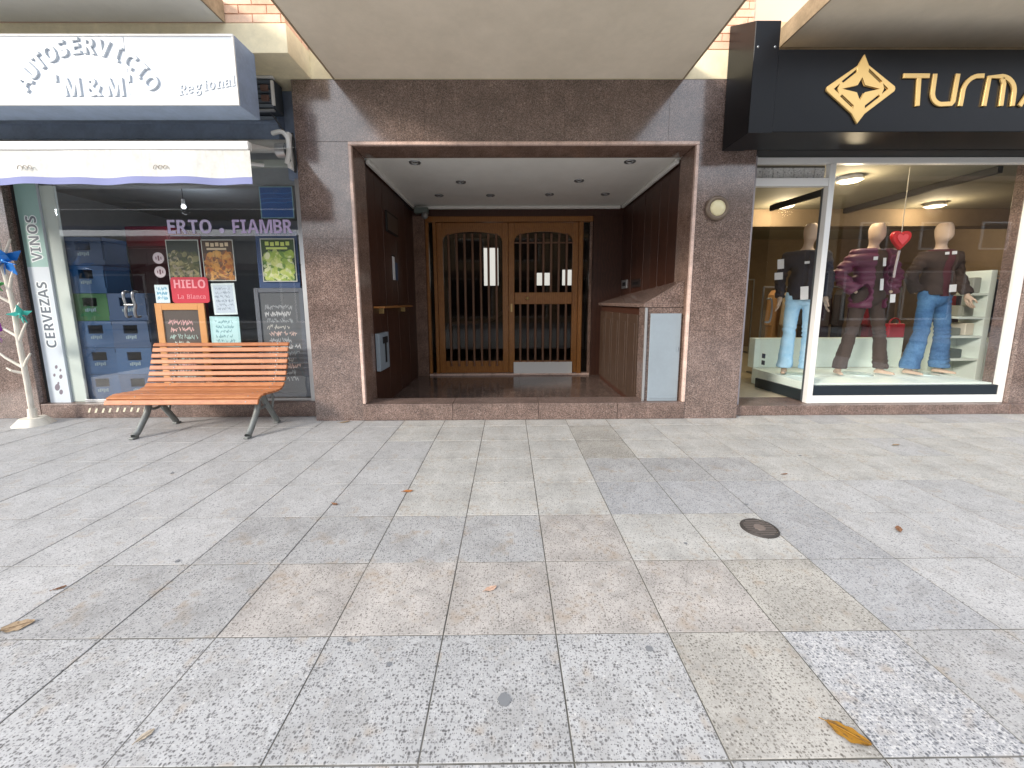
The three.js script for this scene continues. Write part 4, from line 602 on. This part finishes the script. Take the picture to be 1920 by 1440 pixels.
function mannequin(label, [X, Y, Z], turn, p, mats) {
  const t = thing('mannequin', label, 'mannequin', [X, Y, Z], 'mannequins in the clothing store window', turn);
  const { head, neck, sh, el, wr, hip, kn, an, toe } = p;
  const torso = (x, y, z, g) => { let d = cap(x, y, z, [sh[0][0] * 0.75, sh[0][1] - 0.03, 0], [sh[1][0] * 0.75, sh[1][1] - 0.03, 0], 0.075 + g, 0.075 + g); d = smin(d, cap(x, y, z, [neck[0] * 0.6, 1.46, 0.0], [0, 1.22, 0], 0.135 + g, 0.105 + g, 1.25), 0.1); return smin(d, cap(x, y, z, [0, 1.22, 0], [(hip[0][0] + hip[1][0]) / 2, 1.0, 0], 0.105 + g, 0.135 + g, 1.15), 0.08); };
  const arm = (i, x, y, z, g, flare = 0) => Math.min(cap(x, y, z, sh[i], el[i], 0.05 + g, 0.042 + g), cap(x, y, z, el[i], wr[i], 0.042 + g, 0.028 + g + flare));
  const bodyG = marched([-0.45, 0, -0.25], [0.45, 1.94, 0.25], 84, (x, y, z) => {
    let d = smin(ell(x, y, z, [head[0], head[1] + 0.01, head[2]], [0.074, 0.112, 0.094]), ell(x, y, z, [head[0], head[1] - 0.065, head[2] + 0.022], [0.056, 0.062, 0.068]), 0.05); d = smin(d, cap(x, y, z, neck, [head[0], head[1] - 0.07, head[2] - 0.015], 0.055, 0.046), 0.04);
    d = smin(d, torso(x, y, z, -0.012), 0.05);
    for (let i = 0; i < 2; i++) { d = smin(d, arm(i, x, y, z, -0.008), 0.03); d = smin(d, Math.min(cap(x, y, z, hip[i], kn[i], 0.075, 0.052), cap(x, y, z, kn[i], an[i], 0.05, 0.035)), 0.04); d = smin(d, cap(x, y, z, [an[i][0], 0.035, an[i][2] - 0.03], toe[i], 0.036, 0.024, 1), 0.03); }
    return d; });
  const gs = [clean(bodyG)]; for (let i = 0; i < 2; i++) if (p.hand[i]) gs.push(clean(hand(wr[i], p.hand[i], i ? 1 : -1)));
  local(t, 'body', mergeGeometries(gs), skin);
  const tr = marched([-0.45, 0.03, -0.25], [0.45, 1.14, 0.25], 66, (x, y, z) => {
    let d = smin(cap(x, y, z, [hip[0][0], 1.02, 0], [hip[1][0], 1.02, 0], 0.094, 0.094, 0.95), torso(x, y, z, 0.003), 0.02);
    for (let i = 0; i < 2; i++) { const cuff = [an[i][0], 0.10, an[i][2]]; const kneeish = Math.exp(-(((y - kn[i][1]) / 0.12) ** 2)) + Math.exp(-(((y - 0.14) / 0.1) ** 2)) + 0.6 * Math.exp(-(((y - 0.92) / 0.08) ** 2)) + 0.2, fold = 0.0055 * kneeish * Math.sin(y * 74 + x * 26 * (i ? -1 : 1) + 3 * Math.sin(y * 19 + i * 2)) + 0.004 * Math.sin(Math.atan2(z - an[i][2], x - an[i][0]) * 5 + y * 4) * (1 - y); d = smin(d, Math.min(cap(x, y, z, hip[i], kn[i], 0.086, 0.058 + p.wide * 0.5), cap(x, y, z, kn[i], cuff, 0.058 + p.wide * 0.5, 0.066 + p.wide)) + fold, 0.018); }
    return Math.max(d, y - 1.09, 0.085 - y); });
  local(t, 'trousers', tr, mats.trousers);
  const inner = marched([-0.25, 0.98, -0.22], [0.25, 1.62, 0.22], 50, (x, y, z) => Math.max(torso(x, y, z, 0.006), y - (1.58), p.hem - 0.02 - y)); local(t, 'top', inner, mats.top);
  const jk = marched([-0.5, p.hem - 0.05, -0.28], [0.5, 1.72, 0.28], 76, (x, y, z) => {
    const q = p.quilt ? 0.021 * Math.abs(Math.sin(y * Math.PI / 0.085)) : 0.004 * Math.sin(y * 40 + x * 25) + 0.003 * Math.sin(y * 17 - z * 30);
    let d = torso(x, y, z, p.thick) - q; const low = cap(x, y, z, [0, 1.2, 0], [0, p.hem, 0], 0.125 + p.thick, 0.145 + p.thick, 1.15) - q; d = smin(d, low, 0.06);
    d = smin(d, cap(x, y, z, [neck[0], neck[1] - 0.02, neck[2] - 0.01], [neck[0], neck[1] + p.collar, neck[2] - 0.02], 0.085, 0.085), 0.05);
    for (let i = 0; i < 2; i++) d = smin(d, arm(i, x, y, z, p.thick * 0.45 + 0.008, 0.012) - q * 0.8 - 0.004 * Math.sin(y * 85 + x * 40), 0.03);
    const slit = p.open * (1 - 0.25 * (y - 1.2)); const gap = z > 0 ? slit - Math.abs(x - neck[0] * 0.5 - p.shift) : -1; d = Math.max(d, gap);                       // open front
    d = Math.max(d, -(Math.hypot(x - neck[0], z - neck[2] + 0.01) - 0.058 + Math.max(0, neck[1] + 0.0 - y)));
    for (let i = 0; i < 2; i++) { const e = el[i], w = wr[i], L = Math.hypot(w[0] - e[0], w[1] - e[1], w[2] - e[2]); const s = ((x - w[0]) * (w[0] - e[0]) + (y - w[1]) * (w[1] - e[1]) + (z - w[2]) * (w[2] - e[2])) / L; if (Math.hypot(x - w[0], y - w[1], z - w[2]) < 0.14) d = Math.max(d, s + 0.01); }
    return Math.max(d, p.hem - y, y - neck[1] - p.collar); });
  local(t, 'jacket', jk, mats.jacket);
  for (const [x, y, z, w, h] of p.tags) local(t, 'price_tag', bx(w, h, 0.006, 0.001), mats.tag || std(0xd9dcdd, 0.6), [x, y, z], [0, 0, 0.06]);
  local(t, 'stand_plate', new THREE.CylinderGeometry(0.16, 0.165, 0.012, 32), std(0xbfd2cc, 0.2, 0.3), [0, 0.006, -0.02]); return t;
}
const denimT = (a, b, seed) => texture(256, (u, v) => { const n = noise(u, v, 5, seed) * 0.35 + noise(u, v, 14, seed + 1) * 0.25 + noise(u, v, 110, seed + 2) * 0.2 + noise(u, (v * 0.1) % 1, 256, seed + 3) * 0.2; return mixc(a, b, (n - 0.2) * 1.6); }, true, 0.6);
const cloth = (c, extra = {}) => new THREE.MeshPhysicalMaterial({ color: c, roughness: 0.85, sheen: 0.3, sheenRoughness: 0.6, ...extra });
mannequin('mannequin in a navy jacket and pale blue jeans beside the open glass door', [3.74, 0.336, -0.82], -0.55, { head: [0.02, 1.805, 0.02], neck: [0.0, 1.57, -0.01], sh: [[-0.19, 1.51, 0], [0.19, 1.51, 0]], el: [[-0.25, 1.24, -0.03], [0.25, 1.24, -0.03]], wr: [[-0.24, 0.99, 0.05], [0.23, 0.99, 0.06]], hip: [[-0.09, 0.98, 0], [0.09, 0.98, 0]], kn: [[-0.11, 0.53, 0.02], [0.10, 0.53, 0.03]], an: [[-0.12, 0.09, -0.02], [0.12, 0.09, -0.01]], toe: [[-0.14, 0.026, 0.12], [0.14, 0.026, 0.13]], hand: [[-0.05, -1, 0.12], [0.05, -1, 0.12]], wide: 0.022, hem: 0.97, thick: 0.02, collar: 0.0, open: 0.02, shift: 0, quilt: 0, tags: [[-0.265, 1.42, 0.075, 0.07, 0.12], [-0.275, 1.27, 0.06, 0.09, 0.09], [0.0, 1.42, 0.165, 0.05, 0.03], [0.0, 1.05, 0.19, 0.08, 0.16]] }, { jacket: cloth(0x161c2c), top: cloth(0x1c2230), trousers: cloth(0xffffff, { map: denimT([142, 190, 222], [182, 216, 238], 501) }) });
mannequin('mannequin in an open plum puffer jacket and brown trousers', [4.56, 0.336, -0.80], 0.0, { head: [0.0, 1.80, 0.02], neck: [0.0, 1.57, -0.01], sh: [[-0.19, 1.52, 0], [0.19, 1.52, 0]], el: [[-0.37, 1.27, -0.05], [0.37, 1.27, -0.05]], wr: [[-0.22, 1.06, 0.07], [0.22, 1.06, 0.07]], hip: [[-0.09, 0.98, 0], [0.1, 0.98, 0]], kn: [[-0.18, 0.54, 0.02], [0.18, 0.53, 0.03]], an: [[-0.27, 0.09, 0], [0.25, 0.09, 0.02]], toe: [[-0.33, 0.026, 0.12], [0.31, 0.026, 0.14]], hand: [null, null], wide: 0.012, hem: 0.86, thick: 0.036, collar: 0.02, open: 0.085, shift: 0.02, quilt: 1, tags: [[-0.13, 1.46, 0.19, 0.05, 0.04], [0.03, 1.42, 0.14, 0.035, 0.1], [0.03, 1.15, 0.14, 0.04, 0.14], [0.13, 0.98, 0.2, 0.06, 0.1]] }, { jacket: cloth(0x5a2340, { roughness: 0.5 }), top: cloth(0x3a2c22), trousers: cloth(0x3d302a) });
mannequin('mannequin in a short dark brown jacket and flared blue jeans', [5.42, 0.336, -0.80], 0.06, { head: [-0.05, 1.80, 0.04], neck: [0.0, 1.57, -0.01], sh: [[-0.2, 1.52, 0], [0.2, 1.52, 0]], el: [[-0.3, 1.26, -0.06], [0.33, 1.26, -0.04]], wr: [[-0.19, 1.06, -0.08], [0.34, 1.02, 0.08]], hip: [[-0.1, 0.98, 0], [0.1, 0.98, 0]], kn: [[-0.17, 0.53, 0.04], [0.15, 0.53, 0.02]], an: [[-0.25, 0.09, 0.02], [0.21, 0.09, -0.02]], toe: [[-0.24, 0.026, 0.17], [0.27, 0.026, 0.12]], hand: [null, [0.1, -1, 0.2]], wide: 0.036, hem: 1.02, thick: 0.034, collar: -0.015, open: 0.07, shift: 0, quilt: 0, tags: [[-0.1, 1.52, 0.15, 0.05, 0.03], [0.02, 1.53, 0.13, 0.06, 0.04], [0.03, 1.1, 0.16, 0.09, 0.09]] }, { jacket: cloth(0x33261f), top: cloth(0x4a1a22), trousers: cloth(0xffffff, { map: denimT([38, 78, 122], [88, 132, 172], 521) }) });

// red heart hanging in the window
{ const h = thing('heart_ornament', 'red heart ornament hanging between the two mannequins', 'ornament', [4.6, 1.86, -0.5]);
  const s = new THREE.Shape(); s.moveTo(0, -0.13); s.bezierCurveTo(-0.06, -0.06, -0.135, -0.01, -0.125, 0.06); s.bezierCurveTo(-0.115, 0.12, -0.03, 0.12, 0, 0.06); s.bezierCurveTo(0.03, 0.12, 0.115, 0.12, 0.125, 0.06); s.bezierCurveTo(0.135, -0.01, 0.06, -0.06, 0, -0.13);
  part(h, 'heart', new THREE.ExtrudeGeometry(s, { depth: 0.03, bevelEnabled: true, bevelSize: 0.012, bevelThickness: 0.018, bevelSegments: 3, curveSegments: 10 }), std(0xc21722, 0.3), [4.60, 2.0, -0.52]).scale.set(0.8, 0.8, 0.8);
  { const g = new THREE.ExtrudeGeometry(s, { depth: 0.006, bevelEnabled: false, curveSegments: 10 }); g.scale(0.5, 0.5, 1); part(h, 'inner_heart', g, std(0xe05058, 0.3), [4.60, 2.002, -0.479]); }
  part(h, 'string', rod([4.6, 2.07, -0.5], [4.6, 2.80, -0.5], 0.004), std(0xb8b4a8, 0.6)); part(h, 'tassel', tube([[4.6, 1.87, -0.5], [4.59, 1.78, -0.5], [4.58, 1.68, -0.5], [4.575, 1.56, -0.5]], 0.012, 16, 6), std(0xb9b2b4, 0.5)); }
{ const s = thing('white_shelf_unit', 'pale stepped shelf unit at the end of the display window', 'shelf unit', [6.05, 0.119, -0.95]);
  const m = std(0xd6e2da, 0.4); slab(s, 'side', m, 6.16, 6.24, 0.119, 1.67, -1.15, -0.85, 0.004); slab(s, 'side', m, 5.70, 5.74, 0.119, 1.0, -1.15, -0.85, 0.004); for (const [y, x0] of [[0.5, 5.74], [0.8, 5.74], [1.05, 5.82], [1.35, 5.95]]) slab(s, 'shelf', m, x0, 6.16, y, y + 0.03, -1.15, -0.85, 0.003); slab(s, 'back', m, 5.74, 6.16, 0.119, 0.8, -1.15, -1.13, 0.002);
  for (const [x, y, w, h, c] of [[5.86, 0.831, 0.16, 0.1, 0x6d7468], [6.05, 0.831, 0.12, 0.16, 0xc9c4b2], [6.0, 1.081, 0.14, 0.14, 0x888c80], [5.9, 0.531, 0.2, 0.12, 0x4c5a58], [6.06, 1.381, 0.1, 0.2, 0x8f948c]]) slab(s, 'folded_item', std(c, 0.7), x - w / 2, x + w / 2, y, y + h, -1.1, -0.9, 0.015); }
// racks with hanging garments
const garmentShape = (() => { const s = new THREE.Shape(); s.moveTo(-0.04, 0); s.lineTo(-0.2, -0.07); s.lineTo(-0.27, -0.5); s.lineTo(-0.2, -0.53); s.lineTo(-0.17, -0.25); s.lineTo(-0.18, -0.78); s.lineTo(0.18, -0.78); s.lineTo(0.17, -0.25); s.lineTo(0.2, -0.53); s.lineTo(0.27, -0.5); s.lineTo(0.2, -0.07); s.lineTo(0.04, 0); s.quadraticCurveTo(0, -0.05, -0.04, 0); return new THREE.ExtrudeGeometry(s, { depth: 0.05, bevelEnabled: true, bevelSize: 0.012, bevelThickness: 0.02, bevelSegments: 2 }); })();
const gcols = { black: 0x17161a, plum: 0x3a1a2c, camel: 0xa87a48, charcoal: 0x33343a, red: 0x8c1a26, navy: 0x1b2740, brown: 0x42301f, olive: 0x34382a, beige: 0xb8a88c };
const gmat = {}; for (const k in gcols) gmat[k] = cloth(gcols[k]);
function rack(label, x0, x1, y, z, cols, where, face) {
  const r = thing('clothes_rack', label, 'clothes rack', [(x0 + x1) / 2, 0.119, z]);
  part(r, 'rail', rod([x0, y, z], [x1, y, z], 0.015), MAT.steel); for (const x of [x0, x1]) { part(r, 'upright', rod([x, 0.12, z], [x, y, z], 0.016), MAT.steel); part(r, 'foot', bx(0.04, 0.03, 0.5, 0.006), MAT.steel, [x, 0.135, z]); }
  cols.forEach((c, i) => { const x = x0 + (x1 - x0) * (i + 0.7) / (cols.length + 0.4), nth = ['first', 'second', 'third', 'fourth', 'fifth', 'sixth', 'seventh', 'eighth', 'ninth'][i];
    const g = thing('hanging_garment', `${nth} garment along the rail, ${c}, ${where}`, 'garment', [x, y - 0.86, z], 'garments on the store racks', face + rr(-0.15, 0.15));
    local(g, 'coat', garmentShape, gmat[c], [0, 0.80, -0.025]); local(g, 'hanger_hook', tube([[0, 0.79, 0], [0, 0.84, 0], [0.0, 0.875, 0.008], [0, 0.88, 0.0]], 0.004, 10, 5), MAT.steel); });
}
rack('steel clothes rack behind the display platform', 3.95, 6.1, 1.50, -1.95, ['camel', 'beige', 'charcoal', 'plum', 'black', 'plum', 'red', 'brown'], 'on the rack behind the platform', 0.7);
rack('steel clothes rack along the store back wall', 3.0, 5.4, 1.75, -4.6, ['black', 'brown', 'olive', 'navy', 'charcoal', 'black', 'plum'], 'on the back wall rack', 0.9);
rack('steel clothes rack by the pale side plinth', 6.3, 7.8, 1.65, -1.8, ['navy', 'red', 'navy', 'charcoal', 'black', 'navy', 'olive'], 'on the rack by the plinth', 1.1);
one('red_handbag', 'red handbag standing behind the flared jeans', 'handbag', join([bx(0.24, 0.2, 0.1, 0.02), move(new THREE.TorusGeometry(0.075, 0.01, 8, 20, Math.PI), 0, 0.1, 0)]), std(0xb01c30, 0.4), [5.56, 0.862, -1.43]);

// ------------------------------------------------------------------ bench
{ const b = thing('park_bench', 'orange slatted wooden bench with grey cast iron legs in front of the grocery', 'bench', [-3.148, 0, 0.2]);
  const woodB = [woodTex([186, 122, 78], [160, 96, 58], [112, 66, 42], 601, 7), woodTex([194, 132, 86], [168, 104, 64], [122, 72, 46], 611, 6)].map((t) => { t.rotation = Math.PI / 2; return new THREE.MeshPhysicalMaterial({ map: t, roughness: 0.55, clearcoat: 0.08, clearcoatRoughness: 0.4 }); });
  const x0 = -3.885, x1 = -2.41, w = x1 - x0;
  // profile: front edge, seat, curve, back
  const prof = [[0.525, 0.352, -1.2, 0.05], [0.487, 0.392, -0.35, 0.055], [0.418, 0.404, 0.02, 0.062], [0.345, 0.400, 0.06, 0.062], [0.272, 0.394, 0.06, 0.062], [0.200, 0.391, 0.02, 0.062], [0.130, 0.400, -0.25, 0.06], [0.073, 0.430, -0.72, 0.05], [0.035, 0.482, -1.08, 0.047], [0.010, 0.543, -1.2, 0.047], [-0.011, 0.605, -1.24, 0.047], [-0.031, 0.667, -1.26, 0.047], [-0.050, 0.729, -1.28, 0.047], [-0.068, 0.791, -1.3, 0.047], [-0.088, 0.845, -0.9, 0.042]];
  prof.forEach(([z, y, a, d], i) => { const sl = part(b, 'slat', bx(w + rr(-0.004, 0.004), 0.024, d, 0.007), woodB[i % 2], [(x0 + x1) / 2, y, z], [-a, 0, 0]); for (const x of [-3.62, -2.53]) local(sl, 'bolt', new THREE.SphereGeometry(0.007, 8, 5).scale(1, 0.5, 1), MAT.steel, [x - (x0 + x1) / 2, 0.0125, 0]); });
  const iron = std(0xffffff, 0.5, 0.3, { map: grime([128, 132, 132], 0.3, 621, 0.3) });
  for (const x of [-3.62, -2.53]) {
    const strap = prof.map(([z, y, a]) => [x, y - 0.021 * Math.cos(a), z + 0.021 * Math.sin(a)]);
    part(b, 'bracket', tube(strap, 0.013, 60, 6), iron);
    part(b, 'leg', join([tube([[x, 0.372, 0.40], [x, 0.30, 0.36], [x, 0.22, 0.385], [x, 0.12, 0.46], [x, 0.045, 0.525], [x, 0.024, 0.56]], 0.028, 30, 8), move(bx(0.05, 0.022, 0.07, 0.008), x, 0.011, 0.56), tube([[x, 0.28, 0.38], [x, 0.24, 0.33], [x, 0.235, 0.26], [x, 0.26, 0.22]], 0.014, 16, 7)]), iron);
    part(b, 'leg', join([tube([[x, 0.372, 0.26], [x, 0.31, 0.25], [x, 0.22, 0.19], [x, 0.12, 0.12], [x, 0.05, 0.075], [x, 0.024, 0.06]], 0.028, 30, 8), move(bx(0.05, 0.022, 0.07, 0.008), x, 0.011, 0.055), tube([[x + 0.001, 0.36, 0.12], [x + 0.001, 0.28, 0.10], [x + 0.001, 0.18, 0.13]], 0.013, 16, 7)]), iron);
  }
}
// ------------------------------------------------------------------ ornamental white tree with shiny flowers
{ const t = thing('ornament_tree', 'white artificial ornament tree on a round white base beside the shop strip', 'ornament tree', [-5.165, 0, 0.05]);
  const white = std(0xffffff, 0.6, 0, { map: grime([228, 222, 212], 0.25, 631, 0.2) });
  { const g = new THREE.CylinderGeometry(0.10, 0.165, 0.075, 36, 4), p = g.attributes.position; for (let i = 0; i < p.count; i++) { const a = Math.atan2(p.getZ(i), p.getX(i)), k = 1 + 0.05 * Math.sin(3 * a) + 0.03 * Math.sin(7 * a + 1); p.setXYZ(i, p.getX(i) * k, p.getY(i), p.getZ(i) * k); } g.computeVertexNormals(); part(t, 'base', g, white, [-5.165, 0.038, 0.05]); }
  part(t, 'socket', new THREE.CylinderGeometry(0.035, 0.04, 0.11, 16), white, [-5.165, 0.12, 0.05]);
  part(t, 'trunk', (() => { const L = [], pts = [[-5.165, 0.1, 0.05], [-5.163, 0.5, 0.05], [-5.17, 0.9, 0.05], [-5.165, 1.25, 0.05], [-5.19, 1.6, 0.05], [-5.21, 2.0, 0.05]]; for (let i = 0; i < 5; i++) L.push(pts[i]); L.push(pts[5]); const g = tube(L, 0.022, 120, 12), p = g.attributes.position; for (let i = 0; i < p.count; i++) { const y = p.getY(i), k = 1.15 - 0.22 * y + 0.16 * noise(y * 2.3 % 1, Math.abs(p.getX(i) * 9) % 1, 24, 641); p.setX(i, -5.168 + (p.getX(i) + 5.168) * (1 + 0.25 * (k - 1))); p.setZ(i, 0.05 + (p.getZ(i) - 0.05) * k); } g.computeVertexNormals(); return g; })(), white);
  for (const [y, dx, dy, dz] of [[0.62, 0.13, 0.16, 0.03], [0.62, -0.24, 0.2, 0.02], [0.56, -0.12, 0.07, 0.05], [0.9, 0.13, 0.2, 0.02], [0.95, -0.2, 0.14, 0.0], [1.16, 0.11, 0.15, 0.03], [1.3, -0.2, 0.18, 0.04], [1.45, 0.1, 0.2, 0.02], [1.7, -0.15, 0.2, 0], [1.75, 0.12, 0.2, 0.02]]) part(t, 'branch', join([rod([-5.168, y, 0.05], [-5.168 + dx * 0.6, y + dy * 0.55, 0.05 + dz], 0.015, 0.012, 8), rod([-5.168 + dx * 0.6, y + dy * 0.55, 0.05 + dz], [-5.168 + dx, y + dy, 0.05 + dz], 0.012, 0.008, 8)]), white);
  function flower(label, x, y, z, r, col, seed) { const q = mulberry(seed), L = []; const n = 9;
    for (let i = 0; i < n; i++) { const a = i / n * 6.283 + q() * 0.5, tilt = (q() - 0.5) * 1.2, w = r * 0.55; const s = new THREE.Shape([[0, 0], [r * 0.35, w * 0.5], [r * 0.95, w * 0.1], [r * 1.0, 0], [r * 0.4, -w * 0.5]].map((p) => new THREE.Vector2(...p))); const g = new THREE.ExtrudeGeometry(s, { depth: 0.004, bevelEnabled: false }); g.rotateX(q() * 1.5); g.rotateY(tilt); g.rotateZ(a); L.push(g); }
    L.push(new THREE.SphereGeometry(r * 0.16, 10, 8)); return one('foil_flower', label, 'ornament', join(L), std(col, 0.28, 0.35), [x, y, z], 'foil flowers on the ornament tree'); }
  flower('bright blue foil flower on the white tree', -5.13, 1.73, 0.08, 0.17, 0x1c74c8, 3); flower('turquoise foil flower on the white tree', -5.055, 1.19, 0.09, 0.10, 0x4fc0b4, 5); flower('purple foil flower on the white tree', -5.36, 0.99, 0.08, 0.13, 0x8a3a96, 7); flower('green foil flower on the white tree', -5.27, 1.5, 0.09, 0.09, 0x4f9a5a, 9); flower('white foil flower near the top of the white tree', -5.25, 1.92, 0.08, 0.09, 0xe6dcd8, 11);
}
// ------------------------------------------------------------------ on the pavement: drain cover, leaves, spots
{ const m = thing('drain_cover', 'small round dark iron cover set in the paving', 'drain cover', [1.437, 0, 2.172]); const iron = std(0x4a4644, 0.6, 0.4);
  part(m, 'rim', new THREE.CylinderGeometry(0.098, 0.1, 0.006, 40), iron, [1.437, 0.0022, 2.172]); part(m, 'ring', new THREE.TorusGeometry(0.089, 0.005, 6, 40), iron, [1.437, 0.006, 2.172], [Math.PI / 2, 0, 0]);
  for (let i = -4; i <= 4; i++) { const l = 2 * Math.sqrt(0.083 ** 2 - (i * 0.018) ** 2); part(m, 'rib', bx(l, 0.004, 0.008, 0.0015), std(0x6b6461, 0.55, 0.4), [1.437, 0.0065, 2.172 + i * 0.018]); } part(m, 'centre_boss', new THREE.CylinderGeometry(0.03, 0.032, 0.006, 20), std(0x7a706c, 0.55, 0.3), [1.437, 0.0065, 2.172]); }
function leaf(label, x, z, len, wid, turn, cols, seed) {
  const q = mulberry(seed), NX = 14, NY = 6, g = new THREE.PlaneGeometry(1, 1, NX, NY), p = g.attributes.position;
  const ph = q() * 6; for (let i = 0; i < p.count; i++) { const t = p.getX(i) + 0.5, s = p.getY(i) * 2, w = wid / 2 * Math.pow(Math.sin(Math.PI * Math.min(1, t * 0.94 + 0.04)), 0.75) * (1 + 0.12 * Math.sin(t * 19 + ph)); p.setXYZ(i, (t - 0.5) * len, 0.004 + 0.10 * wid * s * s * (0.5 + 0.5 * Math.sin(t * 4 + ph)) + 0.05 * len * (t - 0.4) ** 2, s * w); }
  const stem = tube([[-len / 2 - len * 0.18, 0.007, 0.004], [-len / 2, 0.006, 0], [len * 0.45, 0.008 + 0.008 * len, 0]], 0.0016, 12, 5);
  g.computeVertexNormals(); const m = new THREE.MeshPhysicalMaterial({ map: texture(64, (u, v) => { const n = noise(u, v, 7, seed) * 0.6 + noise(u, v, 19, seed + 1) * 0.4; return mixc(cols[0], n > 0.62 ? cols[2] : cols[1], n); }), roughness: 0.7, side: THREE.DoubleSide });
  const t = one('fallen_leaf', label, 'leaf', join([g, stem]), m, [x, 0.001, z], 'fallen leaves on the paving', [0, turn, 0]); return t; }
const ochre = [[160, 116, 24], [142, 98, 18], [98, 70, 32]], tanL = [[170, 150, 124], [150, 128, 102], [112, 92, 70]], brownL = [[150, 112, 84], [122, 84, 58], [90, 60, 42]];
leaf('golden yellow leaf lying on the coarse speckled paving', 1.018, 3.275, 0.105, 0.052, -0.75, ochre, 703); leaf('curled tan leaf on grey paving left of the pinkish slabs', -2.0, 2.83, 0.095, 0.065, 0.5, tanL, 705);
leaf('small rust coloured leaf in front of the porch', -0.703, 1.687, 0.065, 0.035, 0.2, [[190, 130, 76], [168, 106, 58], [120, 72, 40]], 707); leaf('small brown leaf between bench and drain cover', -1.134, 1.856, 0.05, 0.025, -0.5, brownL, 709); leaf('crumpled brown leaf on the pale paving before the clothing store', 2.221, 2.196, 0.07, 0.03, 0.9, brownL, 711); leaf('pale dry leaf at the foot of the left granite pillar', -1.80, 0.06, 0.11, 0.05, 0.3, tanL, 713);
leaf('tiny dark leaf in a paving joint', -2.07, 2.612, 0.045, 0.016, 0.7, brownL, 715); leaf('tiny pale leaf far out on the store side paving', 3.486, 0.87, 0.08, 0.03, 0.2, tanL, 717); leaf('tiny brown leaf at the edge of the dark slabs', 2.07, 1.46, 0.05, 0.018, 0.1, brownL, 719);
leaf('faded leaf fragment flat on the white speckled paving', -1.106, 3.255, 0.045, 0.022, 1.0, [[190, 180, 164], [176, 164, 146], [150, 136, 118]], 721); leaf('faded leaf fragment on the pinkish slab', -0.089, 2.643, 0.06, 0.03, 0.5, [[206, 178, 158], [192, 160, 140], [170, 136, 116]], 723);
function spot(label, x, z, r, seed) { const s = new THREE.Shape(), q = mulberry(seed), n = 18; for (let i = 0; i < n; i++) { const a = i / n * 6.283, k = r * (0.8 + 0.4 * q()); s[i ? 'lineTo' : 'moveTo'](k * Math.cos(a), k * Math.sin(a)); } const g = new THREE.ExtrudeGeometry(s, { depth: 0.0015, bevelEnabled: false }); g.rotateX(-Math.PI / 2); one('gum_spot', label, 'gum spot', g, std(0x74777b, 0.8), [x, 0.0012, z], 'gum spots on the paving'); }
spot('larger dark flattened gum spot on the white speckled slab', -0.022, 3.154, 0.022, 3); spot('smaller flattened gum spot near the pinkish slabs', 0.523, 2.967, 0.013, 5);

[[-0.62, 2.93, 0.008, 'small gum spot on a speckled slab near the faded leaf'], [1.52, 1.9, 0.011, 'dark gum spot beside the iron drain cover'], [-1.69, 2.42, 0.012, 'dark gum spot at a slab corner on the bench side'], [0.95, 2.31, 0.009, 'small gum spot between pinkish slab and drain cover'], [-0.44, 3.02, 0.009, 'small gum spot beside the larger gum spot'], [2.45, 1.1, 0.012, 'gum spot on the paving before the store door'], [-2.6, 1.35, 0.012, 'gum spot on the paving before the bench']].forEach(([x, z, r, l], i) => spot(l, x, z, r, 20 + i));
// ------------------------------------------------------------------ draw
const renderer = new THREE.WebGLRenderer({ antialias: true });
renderer.toneMapping = THREE.LinearToneMapping; renderer.toneMappingExposure = EXPOSURE; renderer.shadowMap.enabled = true; renderer.shadowMap.type = THREE.PCFSoftShadowMap;
renderer.render(scene, camera);
